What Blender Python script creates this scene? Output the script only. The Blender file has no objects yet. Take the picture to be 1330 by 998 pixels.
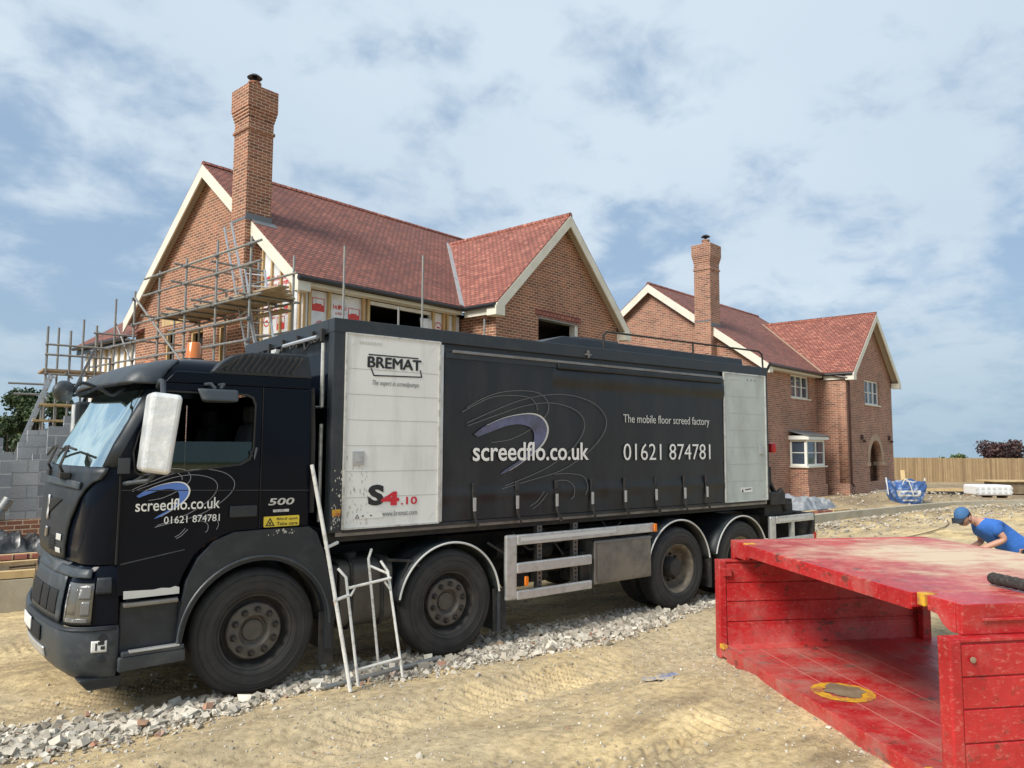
import bpy, bmesh, math, random
import numpy as np
from mathutils import Vector, Matrix, noise as mnoise
R = math.radians
random.seed(7); rng = np.random.default_rng(7)
SC = bpy.context.scene; COL = SC.collection

# ------------------------------------------------------------------ camera
cd = bpy.data.cameras.new('camera'); cam = bpy.data.objects.new('camera', cd); COL.objects.link(cam); SC.camera = cam
CAM = Vector((-2.2214, -6.369, 2.1148)); YAW, PIT, ROL = .6596, .0823, .0052
Fv = Vector((math.sin(YAW)*math.cos(PIT), math.cos(YAW)*math.cos(PIT), math.sin(PIT)))
Rv = Vector((math.cos(YAW), -math.sin(YAW), 0)); Uv = Rv.cross(Fv)
R2 = Rv*math.cos(ROL)+Uv*math.sin(ROL); U2 = -Rv*math.sin(ROL)+Uv*math.cos(ROL)
M = Matrix.Identity(4)
for i in range(3):
    M[i][0] = R2[i]; M[i][1] = U2[i]; M[i][2] = -Fv[i]; M[i][3] = CAM[i]
cam.matrix_world = M
cd.sensor_width = 36; cd.lens = 960.54/1330*36; cd.clip_end = 3000; cd.clip_start = .05

# ------------------------------------------------------------------ light
SUN_EL, SUN_AZ = 42, 262       # azimuth as compass angle from +Y clockwise
w = bpy.data.worlds.new('World'); SC.world = w; w.use_nodes = True
nt = w.node_tree; nt.nodes.clear()
def N(nt, t, **k):
    n = nt.nodes.new(t)
    for a, b in k.items(): setattr(n, a, b)
    return n
out = N(nt, 'ShaderNodeOutputWorld'); bg = N(nt, 'ShaderNodeBackground'); bg.inputs[1].default_value = .1
sky = N(nt, 'ShaderNodeTexSky', sky_type='NISHITA'); sky.sun_disc = False
sky.sun_elevation = R(SUN_EL); sky.sun_rotation = R(SUN_AZ); sky.air_density = 1.0; sky.dust_density = 2.0; sky.ozone_density = 1.5
tc = N(nt, 'ShaderNodeTexCoord'); sep = N(nt, 'ShaderNodeSeparateXYZ'); nt.links.new(tc.outputs['Generated'], sep.inputs[0])
def math_(nt, op, a, b=None, clamp=False):
    n = N(nt, 'ShaderNodeMath', operation=op); n.use_clamp = clamp
    for i, v in enumerate((a, b)):
        if v is None: continue
        if isinstance(v, (int, float)): n.inputs[i].default_value = v
        else: nt.links.new(v, n.inputs[i])
    return n.outputs[0]
zz = math_(nt, 'ADD', math_(nt, 'MAXIMUM', sep.outputs[2], 0), .34)
cx_ = math_(nt, 'DIVIDE', sep.outputs[0], zz); cy_ = math_(nt, 'DIVIDE', sep.outputs[1], zz)
cmb = N(nt, 'ShaderNodeCombineXYZ'); nt.links.new(cx_, cmb.inputs[0]); nt.links.new(cy_, cmb.inputs[1])
def wnoise(scale, det, rough, dist, off):
    mp = N(nt, 'ShaderNodeMapping'); mp.inputs[1].default_value = off; mp.inputs[3].default_value = (1, 1, 1); nt.links.new(cmb.outputs[0], mp.inputs[0])
    n = N(nt, 'ShaderNodeTexNoise'); n.inputs['Scale'].default_value = scale; n.inputs['Detail'].default_value = det
    n.inputs['Roughness'].default_value = rough; n.inputs['Distortion'].default_value = dist; nt.links.new(mp.outputs[0], n.inputs['Vector']); return n.outputs[0]
n1 = wnoise(.9, 3, .5, .2, (3.1, 7.7, 0)); n2 = wnoise(4.2, 4, .5, .15, (1.3, 2.2, 0)); n3 = wnoise(10, 5, .6, .3, (9.3, .2, 0))
mix = math_(nt, 'ADD', math_(nt, 'ADD', math_(nt, 'MULTIPLY', n1, .48), math_(nt, 'MULTIPLY', n2, .36)), math_(nt, 'MULTIPLY', n3, .20))
mr = N(nt, 'ShaderNodeMapRange', interpolation_type='SMOOTHSTEP'); nt.links.new(mix, mr.inputs[0]); mr.inputs[1].default_value = .45; mr.inputs[2].default_value = .58
mr.inputs[3].default_value = .12; mr.inputs[4].default_value = .92
cr = N(nt, 'ShaderNodeMix', data_type='RGBA'); nt.links.new(mr.outputs[0], cr.inputs[0])
# cloud colour: thin veils bluish, thick ones greyer in places
n4 = wnoise(.9, 3, .5, 0, (5.5, 1.7, 0))
cc = N(nt, 'ShaderNodeMix', data_type='RGBA'); nt.links.new(n4, cc.inputs[0]); cc.inputs[6].default_value = (3.3, 4.25, 5.3, 1); cc.inputs[7].default_value = (6.3, 7.0, 7.5, 1)
blue = N(nt, 'ShaderNodeMix', data_type='RGBA'); blue.inputs[0].default_value = .75; nt.links.new(sky.outputs[0], blue.inputs[6]); blue.inputs[7].default_value = (2.25, 3.4, 4.9, 1)
nt.links.new(blue.outputs[2], cr.inputs[6]); nt.links.new(cc.outputs[2], cr.inputs[7])
# hazy band over the horizon
hz = N(nt, 'ShaderNodeMapRange', interpolation_type='SMOOTHSTEP'); nt.links.new(sep.outputs[2], hz.inputs[0]); hz.inputs[1].default_value = .0; hz.inputs[2].default_value = .22; hz.inputs[3].default_value = .75; hz.inputs[4].default_value = 0
hm = N(nt, 'ShaderNodeMix', data_type='RGBA'); nt.links.new(hz.outputs[0], hm.inputs[0]); nt.links.new(cr.outputs[2], hm.inputs[6]); hm.inputs[7].default_value = (2.7, 3.8, 4.7, 1)
nt.links.new(hm.outputs[2], bg.inputs[0]); nt.links.new(bg.outputs[0], out.inputs[0])
sl = bpy.data.lights.new('sun', 'SUN'); sl.energy = 3.3; sl.angle = R(22); sl.color = (1, .95, .87)
so = bpy.data.objects.new('sun', sl); COL.objects.link(so)
sd = Vector((math.sin(R(SUN_AZ))*math.cos(R(SUN_EL)), math.cos(R(SUN_AZ))*math.cos(R(SUN_EL)), math.sin(R(SUN_EL))))
so.rotation_euler = sd.to_track_quat('Z', 'Y').to_euler()
SC.view_settings.view_transform = 'Standard'; SC.view_settings.look = 'None'; SC.view_settings.gamma = 1; SC.view_settings.exposure = 0.45
SC.cycles.max_bounces = 6; SC.cycles.use_denoising = True

# ------------------------------------------------------------------ materials
def newmat(name):
    m = bpy.data.materials.new(name); m.use_nodes = True; nt = m.node_tree
    b = nt.nodes['Principled BSDF']; return m, nt, b
def ramp(nt, fac, stops):
    r = N(nt, 'ShaderNodeValToRGB'); nt.links.new(fac, r.inputs[0]); e = r.color_ramp.elements
    while len(e) < len(stops): e.new(.5)
    for k, (p, c) in zip(e, stops): k.position = p; k.color = (*c, 1) if len(c) == 3 else c
    return r.outputs[0]
def noise_(nt, scale, det=4, rough=.55, coord='Object', vec=None, dist=0, stretch=None):
    if vec is None:
        t = N(nt, 'ShaderNodeTexCoord'); vec = t.outputs[coord]
    if stretch:
        mp = N(nt, 'ShaderNodeMapping'); mp.inputs[3].default_value = stretch; nt.links.new(vec, mp.inputs[0]); vec = mp.outputs[0]
    n = N(nt, 'ShaderNodeTexNoise'); n.inputs['Scale'].default_value = scale; n.inputs['Detail'].default_value = det
    n.inputs['Roughness'].default_value = rough; n.inputs['Distortion'].default_value = dist; nt.links.new(vec, n.inputs['Vector']); return n.outputs[0]
def mixc(nt, fac, a, b, mode='MIX'):
    m = N(nt, 'ShaderNodeMix', data_type='RGBA', blend_type=mode)
    for i, v in ((0, fac), (6, a), (7, b)):
        if isinstance(v, (int, float)): m.inputs[i].default_value = v
        elif isinstance(v, tuple): m.inputs[i].default_value = (*v, 1) if len(v) == 3 else v
        else: nt.links.new(v, m.inputs[i])
    return m.outputs[2]
def bump_(nt, b, h, strength, dist):
    bp = N(nt, 'ShaderNodeBump'); bp.inputs['Strength'].default_value = strength; bp.inputs['Distance'].default_value = dist
    nt.links.new(h, bp.inputs['Height']); nt.links.new(bp.outputs[0], b.inputs['Normal'])
def P(name, col, rough=.5, metal=0, dirt=None, dscale=3, dlo=.45, dhi=.7, damt=1, bump=0, bscale=40, coat=0, vary=.12, rrange=.12, stretch=None, spec=.5):
    """painted or dirty surface: base colour, soft tone variation and patches of dirt with a shape of their own"""
    m, nt, b = newmat(name)
    v = noise_(nt, 2.3, 4); c = mixc(nt, v, tuple(x*(1-vary) for x in col), tuple(min(1, x*(1+vary)) for x in col))
    if dirt:
        d = noise_(nt, dscale, 7, .65, stretch=stretch); mrn = N(nt, 'ShaderNodeMapRange'); nt.links.new(d, mrn.inputs[0]); mrn.inputs[1].default_value = dlo; mrn.inputs[2].default_value = dhi; mrn.inputs[4].default_value = damt
        c = mixc(nt, mrn.outputs[0], c, dirt)
        rr = math_(nt, 'ADD', math_(nt, 'MULTIPLY', mrn.outputs[0], .35), rough, True); nt.links.new(rr, b.inputs['Roughness'])
    else:
        rr = math_(nt, 'ADD', math_(nt, 'MULTIPLY', noise_(nt, 5, 4), rrange*2), rough-rrange, True); nt.links.new(rr, b.inputs['Roughness'])
    nt.links.new(c, b.inputs['Base Color']); b.inputs['Metallic'].default_value = metal; b.inputs['Coat Weight'].default_value = coat; b.inputs['Coat Roughness'].default_value = .08
    b.inputs['Specular IOR Level'].default_value = spec
    if bump: bump_(nt, b, noise_(nt, bscale, 5, .6), bump, .01)
    return m
def brickmat(name, c1, c2, mort, bw=.225, bh=.075, ms=.016, tone=(.35, .20, .12), tamt=.35, rough=.85, squash=1, off=.5, bias=0, bstr=.5):
    m, nt, b = newmat(name); t = N(nt, 'ShaderNodeTexCoord'); uv = t.outputs['UV']
    br = N(nt, 'ShaderNodeTexBrick'); nt.links.new(uv, br.inputs['Vector']); br.offset = off
    br.inputs['Color1'].default_value = (*c1, 1); br.inputs['Color2'].default_value = (*c2, 1); br.inputs['Mortar'].default_value = (*mort, 1)
    br.inputs['Scale'].default_value = 1; br.inputs['Mortar Size'].default_value = ms/2; br.inputs['Mortar Smooth'].default_value = .2; br.inputs['Bias'].default_value = bias
    br.inputs['Brick Width'].default_value = bw; br.inputs['Row Height'].default_value = bh
    br2 = N(nt, 'ShaderNodeTexBrick'); nt.links.new(uv, br2.inputs['Vector']); br2.offset = off     # a second draw of tones, brick by brick
    mpv = N(nt, 'ShaderNodeMapping'); mpv.inputs[1].default_value = (bw*17, bh*24, 0); nt.links.new(uv, mpv.inputs[0]); nt.links.new(mpv.outputs[0], br2.inputs['Vector'])
    for k in ('Scale', 'Brick Width', 'Row Height'): br2.inputs[k].default_value = br.inputs[k].default_value
    br2.inputs['Mortar Size'].default_value = 0; br2.inputs['Color1'].default_value = (.0, .0, .0, 1); br2.inputs['Color2'].default_value = (1, 1, 1, 1); br2.inputs['Mortar'].default_value = (.5, .5, .5, 1)
    sel = math_(nt, 'MULTIPLY', br2.outputs[0], tamt)
    c = mixc(nt, math_(nt, 'MULTIPLY', sel, math_(nt, 'SUBTRACT', 1, br.outputs['Fac'])), br.outputs['Color'], tone)
    nz = noise_(nt, 1.1, 5, .6, vec=uv); c = mixc(nt, .5, c, ramp(nt, nz, [(.3, (.62, .62, .62)), (.7, (1.25, 1.22, 1.2))]), 'MULTIPLY')
    n2 = noise_(nt, 30, 4, .6, vec=uv); c = mixc(nt, .35, c, ramp(nt, n2, [(.3, (.6, .6, .6)), (.7, (1.3, 1.3, 1.3))]), 'MULTIPLY')
    nt.links.new(c, b.inputs['Base Color']); b.inputs['Roughness'].default_value = rough
    h = math_(nt, 'ADD', math_(nt, 'MULTIPLY', br.outputs['Fac'], -1), math_(nt, 'MULTIPLY', n2, .3)); bump_(nt, b, h, bstr, .012)
    return m
MT = {}
MT['brick'] = brickmat('brick', (.33, .115, .062), (.15, .058, .038), (.60, .47, .33), tone=(.42, .20, .11))
MT['brick_far'] = brickmat('brick_rosy', (.35, .13, .08), (.16, .066, .046), (.54, .43, .33), tone=(.46, .25, .15), tamt=.5)
MT['block'] = brickmat('concrete_block', (.30, .32, .34), (.20, .22, .24), (.44, .45, .45), bw=.45, bh=.225, ms=.026, tone=(.40, .41, .41), tamt=.4)
MT['block_pale'] = brickmat('pale_block', (.46, .48, .48), (.36, .38, .39), (.30, .31, .31), bw=.45, bh=.225, ms=.022, tone=(.50, .50, .49), tamt=.4)
def tilemat(name, c1, c2, tone, shadow=(.05, .02, .016)):
    m, nt, b = newmat(name); t = N(nt, 'ShaderNodeTexCoord'); uv = t.outputs['UV']
    br = N(nt, 'ShaderNodeTexBrick'); nt.links.new(uv, br.inputs['Vector']); br.offset = .5
    br.inputs['Color1'].default_value = (*c1, 1); br.inputs['Color2'].default_value = (*c2, 1); br.inputs['Mortar'].default_value = (*shadow, 1)
    br.inputs['Scale'].default_value = 1; br.inputs['Mortar Size'].default_value = .013; br.inputs['Mortar Smooth'].default_value = .3
    br.inputs['Brick Width'].default_value = .17; br.inputs['Row Height'].default_value = .115
    br2 = N(nt, 'ShaderNodeTexBrick'); br2.offset = .5; mpv = N(nt, 'ShaderNodeMapping'); mpv.inputs[1].default_value = (.17*31, .115*14, 0); nt.links.new(uv, mpv.inputs[0]); nt.links.new(mpv.outputs[0], br2.inputs['Vector'])
    br2.inputs['Scale'].default_value = 1; br2.inputs['Brick Width'].default_value = .17; br2.inputs['Row Height'].default_value = .115; br2.inputs['Mortar Size'].default_value = 0
    br2.inputs['Color1'].default_value = (0, 0, 0, 1); br2.inputs['Color2'].default_value = (1, 1, 1, 1)
    c = mixc(nt, math_(nt, 'MULTIPLY', math_(nt, 'MULTIPLY', br2.outputs[0], .6), math_(nt, 'SUBTRACT', 1, br.outputs['Fac'])), br.outputs['Color'], tone)
    nz = noise_(nt, .8, 5, .6, vec=uv); c = mixc(nt, .5, c, ramp(nt, nz, [(.3, (.7, .7, .7)), (.7, (1.2, 1.2, 1.2))]), 'MULTIPLY')
    nt.links.new(c, b.inputs['Base Color']); b.inputs['Roughness'].default_value = .8
    # each course tips up towards its lower edge
    s = N(nt, 'ShaderNodeSeparateXYZ'); nt.links.new(uv, s.inputs[0]); fr = math_(nt, 'FRACT', math_(nt, 'DIVIDE', s.outputs[1], .115))
    h = math_(nt, 'ADD', math_(nt, 'MULTIPLY', fr, -.8), math_(nt, 'ADD', math_(nt, 'MULTIPLY', br2.outputs[0], .35), math_(nt, 'MULTIPLY', br.outputs['Fac'], -.6))); bump_(nt, b, h, .8, .02)
    return m
MT['tile'] = tilemat('plain_tile_brown', (.24, .075, .050), (.36, .130, .088), (.12, .055, .046))
MT['tile_red'] = tilemat('plain_tile_red', (.32, .095, .065), (.50, .19, .13), (.18, .065, .05))
MT['verge'] = P('cream_board', (.72, .69, .58), .55, dirt=(.60, .56, .45), dscale=2, damt=.6)
MT['lead_pale'] = P('new_lead', (.42, .43, .43), .5, metal=.2, dirt=(.30, .31, .32), dscale=4)
MT['white_frame'] = P('white_frame', (.78, .77, .70), .4)
MT['stone'] = P('pale_stone', (.42, .31, .21), .85, bump=.3)
MT['lead'] = P('lead', (.17, .18, .19), .6, metal=.3)
MT['gutter'] = P('black_gutter', (.015, .015, .016), .35)
MT['dark_pipe'] = P('brown_pipe', (.045, .018, .014), .4)
MT['soffit'] = P('soffit_board', (.50, .44, .33), .7)
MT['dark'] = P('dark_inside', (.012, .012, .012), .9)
MT['timber'] = P('new_timber', (.58, .42, .21), .75, dirt=(.38, .26, .13), dscale=6, stretch=(1, 1, .15))
MT['batten'] = P('timber_batten', (.50, .33, .16), .75)
MT['board'] = P('weathered_board', (.30, .22, .14), .85, dirt=(.45, .38, .27), dscale=5)
MT['steel'] = P('galvanised_tube', (.25, .26, .26), .5, metal=.55, dirt=(.38, .34, .26), dscale=8)
MT['alu'] = P('aluminium', (.55, .56, .56), .42, metal=.8, dirt=(.40, .38, .33), dscale=6, damt=.6)
MT['alu_bright'] = P('bright_aluminium', (.72, .73, .74), .35, metal=.7, dirt=(.45, .43, .40), dscale=5, damt=.5)
MT['white_steel'] = P('scuffed_white_paint', (.72, .71, .66), .5, dirt=(.42, .39, .33), dscale=14, dlo=.5, dhi=.66, damt=.8)
MT['glassw'] = P('window_glass', (.05, .07, .10), .06, spec=.8)
MT['curtain_in'] = P('net_curtain', (.45, .45, .42), .8)
# truck
MT['paint'] = P('navy_black_paint', (.0045, .0065, .012), .10, coat=0, dirt=(.011, .012, .014), dscale=3, dlo=.55, dhi=.95, damt=.6, spec=.12)
MT['paint_box'] = P('dark_grey_paint', (.020, .026, .032), .42, dirt=(.05, .054, .055), dscale=4, dlo=.5, dhi=.8)
MT['plastic'] = P('grey_black_plastic', (.015, .020, .026), .45, dirt=(.050, .054, .056), dscale=6, dlo=.5, dhi=.78, damt=.8)
MT['plastic_grey'] = P('worn_grey_plastic', (.038, .047, .055), .45, dirt=(.095, .10, .10), dscale=5, dlo=.5, dhi=.75)
MT['curtain'] = P('curtain_fabric', (.007, .0095, .0115), .38, dirt=(.034, .036, .036), dscale=3.2, dlo=.46, dhi=.85, stretch=(1, 1, .22), bump=.05, bscale=9)
MT['panel'] = P('grey_white_panel', (.74, .75, .72), .45, dirt=(.58, .59, .56), dscale=4, dlo=.5, dhi=.75, stretch=(1.4, 1, .22))
MT['panel_green'] = P('grey_green_panel', (.47, .52, .48), .45, dirt=(.37, .40, .37), dscale=3, stretch=(1, 1, .4))
MT['panel_seam'] = P('panel_seam', (.42, .43, .41), .6)
MT['frame_alu'] = P('panel_frame', (.62, .62, .58), .4, metal=.3, dirt=(.35, .34, .32), dscale=12)
MT['chassis'] = P('chassis_black', (.018, .018, .018), .7, dirt=(.07, .062, .05), dscale=7)
MT['rubber'] = P('tyre_rubber', (.022, .0215, .021), .72, dirt=(.062, .057, .050), dscale=5, dlo=.45, dhi=.75, bump=.15, bscale=60)
MT['rim'] = P('dusty_rim', (.095, .083, .072), .6, metal=.2, dirt=(.16, .14, .11), dscale=10)
MT['rim_dark'] = P('rim_shadow', (.03, .028, .026), .7, dirt=(.07, .06, .05), dscale=10)
MT['rim_rust'] = P('worn_rim', (.12, .10, .075), .7, dirt=(.28, .24, .17), dscale=8)
MT['nut'] = P('wheel_nut', (.045, .042, .04), .5, metal=.5)
MT['tank'] = P('dirty_tank', (.09, .085, .075), .5, metal=.5, dirt=(.16, .145, .12), dscale=5)
MT['mudguard'] = P('mudguard_plastic', (.018, .024, .027), .45, dirt=(.055, .056, .053), dscale=4)
MT['white_trim'] = P('white_trim', (.60, .60, .57), .5)
MT['stainless'] = P('stainless_box', (.26, .25, .235), .38, metal=.75, dirt=(.18, .165, .14), dscale=3)
MT['guard'] = P('silver_guard_rail', (.60, .61, .60), .4, metal=.6, dirt=(.36, .34, .30), dscale=8, damt=.7)
MT['orange'] = P('orange_lens', (.85, .22, .02), .15, spec=.7)
MT['beacon'] = P('amber_beacon', (.62, .17, .025), .2, coat=.6)
MT['red_lens'] = P('red_lens', (.45, .015, .015), .2)
MT['lens'] = P('headlamp_lens', (.90, .90, .90), .25, metal=.0, coat=1, dirt=(.12, .12, .12), dscale=5, dlo=.42, dhi=.5)
MT['lens_dark'] = P('headlamp_bowl', (.13, .125, .11), .15, metal=.3, coat=1)
MT['mirror_white'] = P('silver_tape', (.70, .70, .69), .34, metal=.5, dirt=(.75, .75, .73), dscale=6, bump=.6, bscale=14)
MT['white_ink'] = P('white_lettering', (.78, .78, .74), .5)
MT['grey_ink'] = P('pale_lettering', (.52, .52, .49), .6, vary=.15)
MT['faint_ink'] = P('faint_line', (.13, .135, .135), .6)
MT['thin_ink'] = P('thin_line', (.33, .34, .37), .5)
MT['blue_ink'] = P('blue_swoosh', (.09, .19, .55), .4)
MT['blue_faded'] = P('faded_blue_swoosh', (.11, .12, .21), .55, dirt=(.06, .065, .07), dscale=4, stretch=(1, 1, 1))
MT['black_ink'] = P('black_lettering', (.015, .016, .018), .5)
MT['red_ink'] = P('red_lettering', (.55, .02, .035), .5)
MT['soft_ink'] = P('grey_lettering', (.25, .26, .26), .6)
MT['print_red'] = P('membrane_red_print', (.62, .06, .05), .6)
MT['yellow'] = P('yellow_paint', (.72, .42, .03), .5, dirt=(.35, .12, .05), dscale=9, dlo=.42, dhi=.6)
MT['sticker'] = P('yellow_sticker', (.80, .60, .05), .4)
MT['plate'] = P('number_plate', (.75, .75, .72), .4)
MT['fabric_seat'] = P('grey_seat_fabric', (.07, .075, .08), .9)
MT['membrane'] = P('wrinkled_membrane', (.80, .81, .82), .42, dirt=(.62, .64, .66), dscale=5, bump=.9, bscale=7)
MT['hose'] = P('brown_hose', (.20, .15, .09), .7)
# glass
def glassmat(name, tint, alpha_mix, rough=.02):
    m, nt, b = newmat(name); nt.nodes.remove(b); o = nt.nodes['Material Output']
    g = N(nt, 'ShaderNodeBsdfGlossy'); g.inputs['Roughness'].default_value = rough; g.inputs['Color'].default_value = (.88, 1, .96, 1); t = N(nt, 'ShaderNodeBsdfTransparent'); t.inputs[0].default_value = (*tint, 1)
    f = N(nt, 'ShaderNodeFresnel'); f.inputs[0].default_value = 1.5; mx = N(nt, 'ShaderNodeMixShader')
    fac = math_(nt, 'ADD', math_(nt, 'MULTIPLY', f.outputs[0], 1.3), alpha_mix, True)
    nt.links.new(fac, mx.inputs[0]); nt.links.new(t.outputs[0], mx.inputs[1]); nt.links.new(g.outputs[0], mx.inputs[2]); nt.links.new(mx.outputs[0], o.inputs[0]); return m
MT['windscreen'] = glassmat('windscreen_glass', (.50, .58, .56), .66)
MT['side_glass'] = glassmat('side_glass', (.35, .45, .42), .0)
# red steel: scratched paint, rust, pale screed dust
def redmat(name, dust, dlo, dhi, dcol=(.60, .50, .33), centre=None):
    m, nt, b = newmat(name); t = N(nt, 'ShaderNodeTexCoord'); v = t.outputs['Object']
    c = mixc(nt, ramp(nt, noise_(nt, 1.6, 8, .68, vec=v), [(.32, (0, 0, 0)), (.68, (1, 1, 1))]), (.34, .010, .014), (.57, .032, .034))
    sc = noise_(nt, 26, 6, .7, vec=v, stretch=(1, 1, 2)); c = mixc(nt, math_(nt, 'MULTIPLY', ramp(nt, sc, [(.56, (0, 0, 0)), (.64, (1, 1, 1))]), .35), c, (.62, .27, .22))
    rs = noise_(nt, 7.5, 9, .75, vec=v, stretch=(1, 1, 2)); rm = noise_(nt, 1.3, 3, .5, vec=v)
    rf_ = math_(nt, 'MULTIPLY', ramp(nt, rs, [(.55, (0, 0, 0)), (.60, (1, 1, 1))]), ramp(nt, rm, [(.48, (.12, .12, .12)), (.60, (1, 1, 1))])); c = mixc(nt, math_(nt, 'MULTIPLY', rf_, .85), c, (.075, .035, .025))
    d = noise_(nt, 2.2, 9, .68, vec=v, stretch=(1, 1.2, 1)); 
    if centre:
        vm = N(nt, 'ShaderNodeVectorMath', operation='DISTANCE'); nt.links.new(v, vm.inputs[0]); vm.inputs[1].default_value = centre; d = math_(nt, 'ADD', d, math_(nt, 'MULTIPLY', math_(nt, 'SUBTRACT', 1.05, vm.outputs['Value']), .20))
    mrn = N(nt, 'ShaderNodeMapRange'); nt.links.new(d, mrn.inputs[0]); mrn.inputs[1].default_value = dlo; mrn.inputs[2].default_value = dhi; mrn.inputs[4].default_value = dust
    c = mixc(nt, mrn.outputs[0], c, dcol); nt.links.new(c, b.inputs['Base Color'])
    rr = math_(nt, 'ADD', math_(nt, 'MULTIPLY', mrn.outputs[0], .45), .34, True); nt.links.new(rr, b.inputs['Roughness']); bump_(nt, b, math_(nt, 'ADD', sc, math_(nt, 'MULTIPLY', noise_(nt, 2.5, 2, .5, vec=v), 3)), .25, .012); return m
MT['red'] = redmat('scratched_red_steel', .38, .46, .78, (.62, .40, .34))
MT['red_deck'] = redmat('dusty_red_deck', .90, .36, .66, (.64, .53, .36), (1.75, -1.3, 1.15))
MT['red_floor'] = redmat('worn_red_floor', .60, .42, .66, (.40, .25, .20)); MT['seam'] = P('pale_seam', (.50, .20, .17), .7)
# ground
def groundmat():
    m, nt, b = newmat('sandy_soil'); t = N(nt, 'ShaderNodeTexCoord'); v = t.outputs['Object']
    big = noise_(nt, .33, 5, .6, vec=v); mid = noise_(nt, 1.4, 6, .65, vec=v, stretch=(.6, 1.5, 1)); fine = noise_(nt, 14, 8, .7, vec=v)
    c = mixc(nt, ramp(nt, mid, [(.36, (0, 0, 0)), (.62, (1, 1, 1))]), (.29, .215, .125), (.74, .56, .29))
    c = mixc(nt, ramp(nt, big, [(.42, (0, 0, 0)), (.62, (1, 1, 1))]), c, mixc(nt, mid, (.30, .235, .15), (.68, .55, .34)))
    sa = N(nt, 'ShaderNodeAttribute', attribute_name='soil'); fa = N(nt, 'ShaderNodeAttribute', attribute_name='field')
    c = mixc(nt, sa.outputs['Fac'], c, mixc(nt, mid, (.15, .105, .065), (.34, .26, .17))); c = mixc(nt, fa.outputs['Fac'], c, (.16, .19, .09))
    c = mixc(nt, .75, c, ramp(nt, fine, [(.3, (.42, .40, .37)), (.5, (1, 1, 1)), (.72, (1.42, 1.42, 1.40))]), 'MULTIPLY')
    vo = N(nt, 'ShaderNodeTexVoronoi'); vo.inputs['Scale'].default_value = 34; nt.links.new(v, vo.inputs['Vector'])
    pb = ramp(nt, vo.outputs['Distance'], [(.10, (1, 1, 1)), (.2, (0, 0, 0))]); sel = ramp(nt, noise_(nt, 2.2, 4, vec=v), [(.45, (0, 0, 0)), (.6, (1, 1, 1))])
    pf = math_(nt, 'MULTIPLY', math_(nt, 'MULTIPLY', pb, sel), .6); c = mixc(nt, pf, c, mixc(nt, vo.outputs['Color'], (.38, .33, .26), (.66, .60, .50)))
    nt.links.new(c, b.inputs['Base Color']); b.inputs['Roughness'].default_value = .95; b.inputs['Specular IOR Level'].default_value = .2
    h = math_(nt, 'ADD', math_(nt, 'ADD', fine, math_(nt, 'MULTIPLY', pf, 1.2)), math_(nt, 'MULTIPLY', mid, .6)); bump_(nt, b, h, .9, .022); return m
MT['ground'] = groundmat()
def rockmat():
    m, nt, b = newmat('crushed_concrete'); a = N(nt, 'ShaderNodeAttribute', attribute_name='tone'); v = noise_(nt, 25, 5)
    c = ramp(nt, a.outputs['Fac'], [(0, (.24, .21, .165)), (.35, (.42, .375, .30)), (.7, (.56, .51, .42)), (.95, (.70, .65, .55)), (.985, (.40, .20, .13)), (1, (.45, .34, .22))])
    c = mixc(nt, .6, c, ramp(nt, v, [(.3, (.7, .7, .7)), (.7, (1.2, 1.2, 1.2))]), 'MULTIPLY'); nt.links.new(c, b.inputs['Base Color']); b.inputs['Roughness'].default_value = .9; return m
MT['rock'] = rockmat()
MT['soil'] = P('brown_soil', (.19, .135, .08), .95, dirt=(.30, .24, .16), dscale=3, bump=1, bscale=9)
MT['kerb'] = P('concrete_kerb', (.43, .39, .30), .85, dirt=(.33, .29, .21), dscale=2, bump=.3)
MT['slab'] = P('concrete_slab', (.42, .41, .37), .85, dirt=(.32, .30, .26), dscale=2, bump=.3)

# ------------------------------------------------------------------ mesh helpers
def auto_uv(me):
    """box-free UVs in metres: u runs level along each face, v up its slope"""
    n = len(me.polygons)
    if n == 0: return
    uvl = me.uv_layers.new(name='UVMap')
    nor = np.empty(n*3, np.float32); me.polygons.foreach_get('normal', nor); nor = nor.reshape(-1, 3)
    ls = np.empty(n, np.int32); lt = np.empty(n, np.int32); me.polygons.foreach_get('loop_start', ls); me.polygons.foreach_get('loop_total', lt)
    vi = np.empty(len(me.loops), np.int32); me.loops.foreach_get('vertex_index', vi)
    co = np.empty(len(me.vertices)*3, np.float32); me.vertices.foreach_get('co', co); co = co.reshape(-1, 3)
    t = np.stack([-nor[:, 1], nor[:, 0], np.zeros(n)], 1); L = np.linalg.norm(t, axis=1); flat = L < .05; t[flat] = (1, 0, 0); L[flat] = 1; t /= L[:, None]
    sgn = np.where(np.abs(t[:, 0]) > np.abs(t[:, 1]), np.sign(t[:, 0]), np.sign(t[:, 1])); t *= sgn[:, None]
    bt = np.cross(nor, t); bt *= np.where(bt[:, 2] < -1e-4, -1, 1)[:, None]
    pid = np.repeat(np.arange(n), lt); c = co[vi]
    uv = np.stack([(c*t[pid]).sum(1), (c*bt[pid]).sum(1)], 1).astype(np.float32); uvl.data.foreach_set('uv', uv.ravel())
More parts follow.
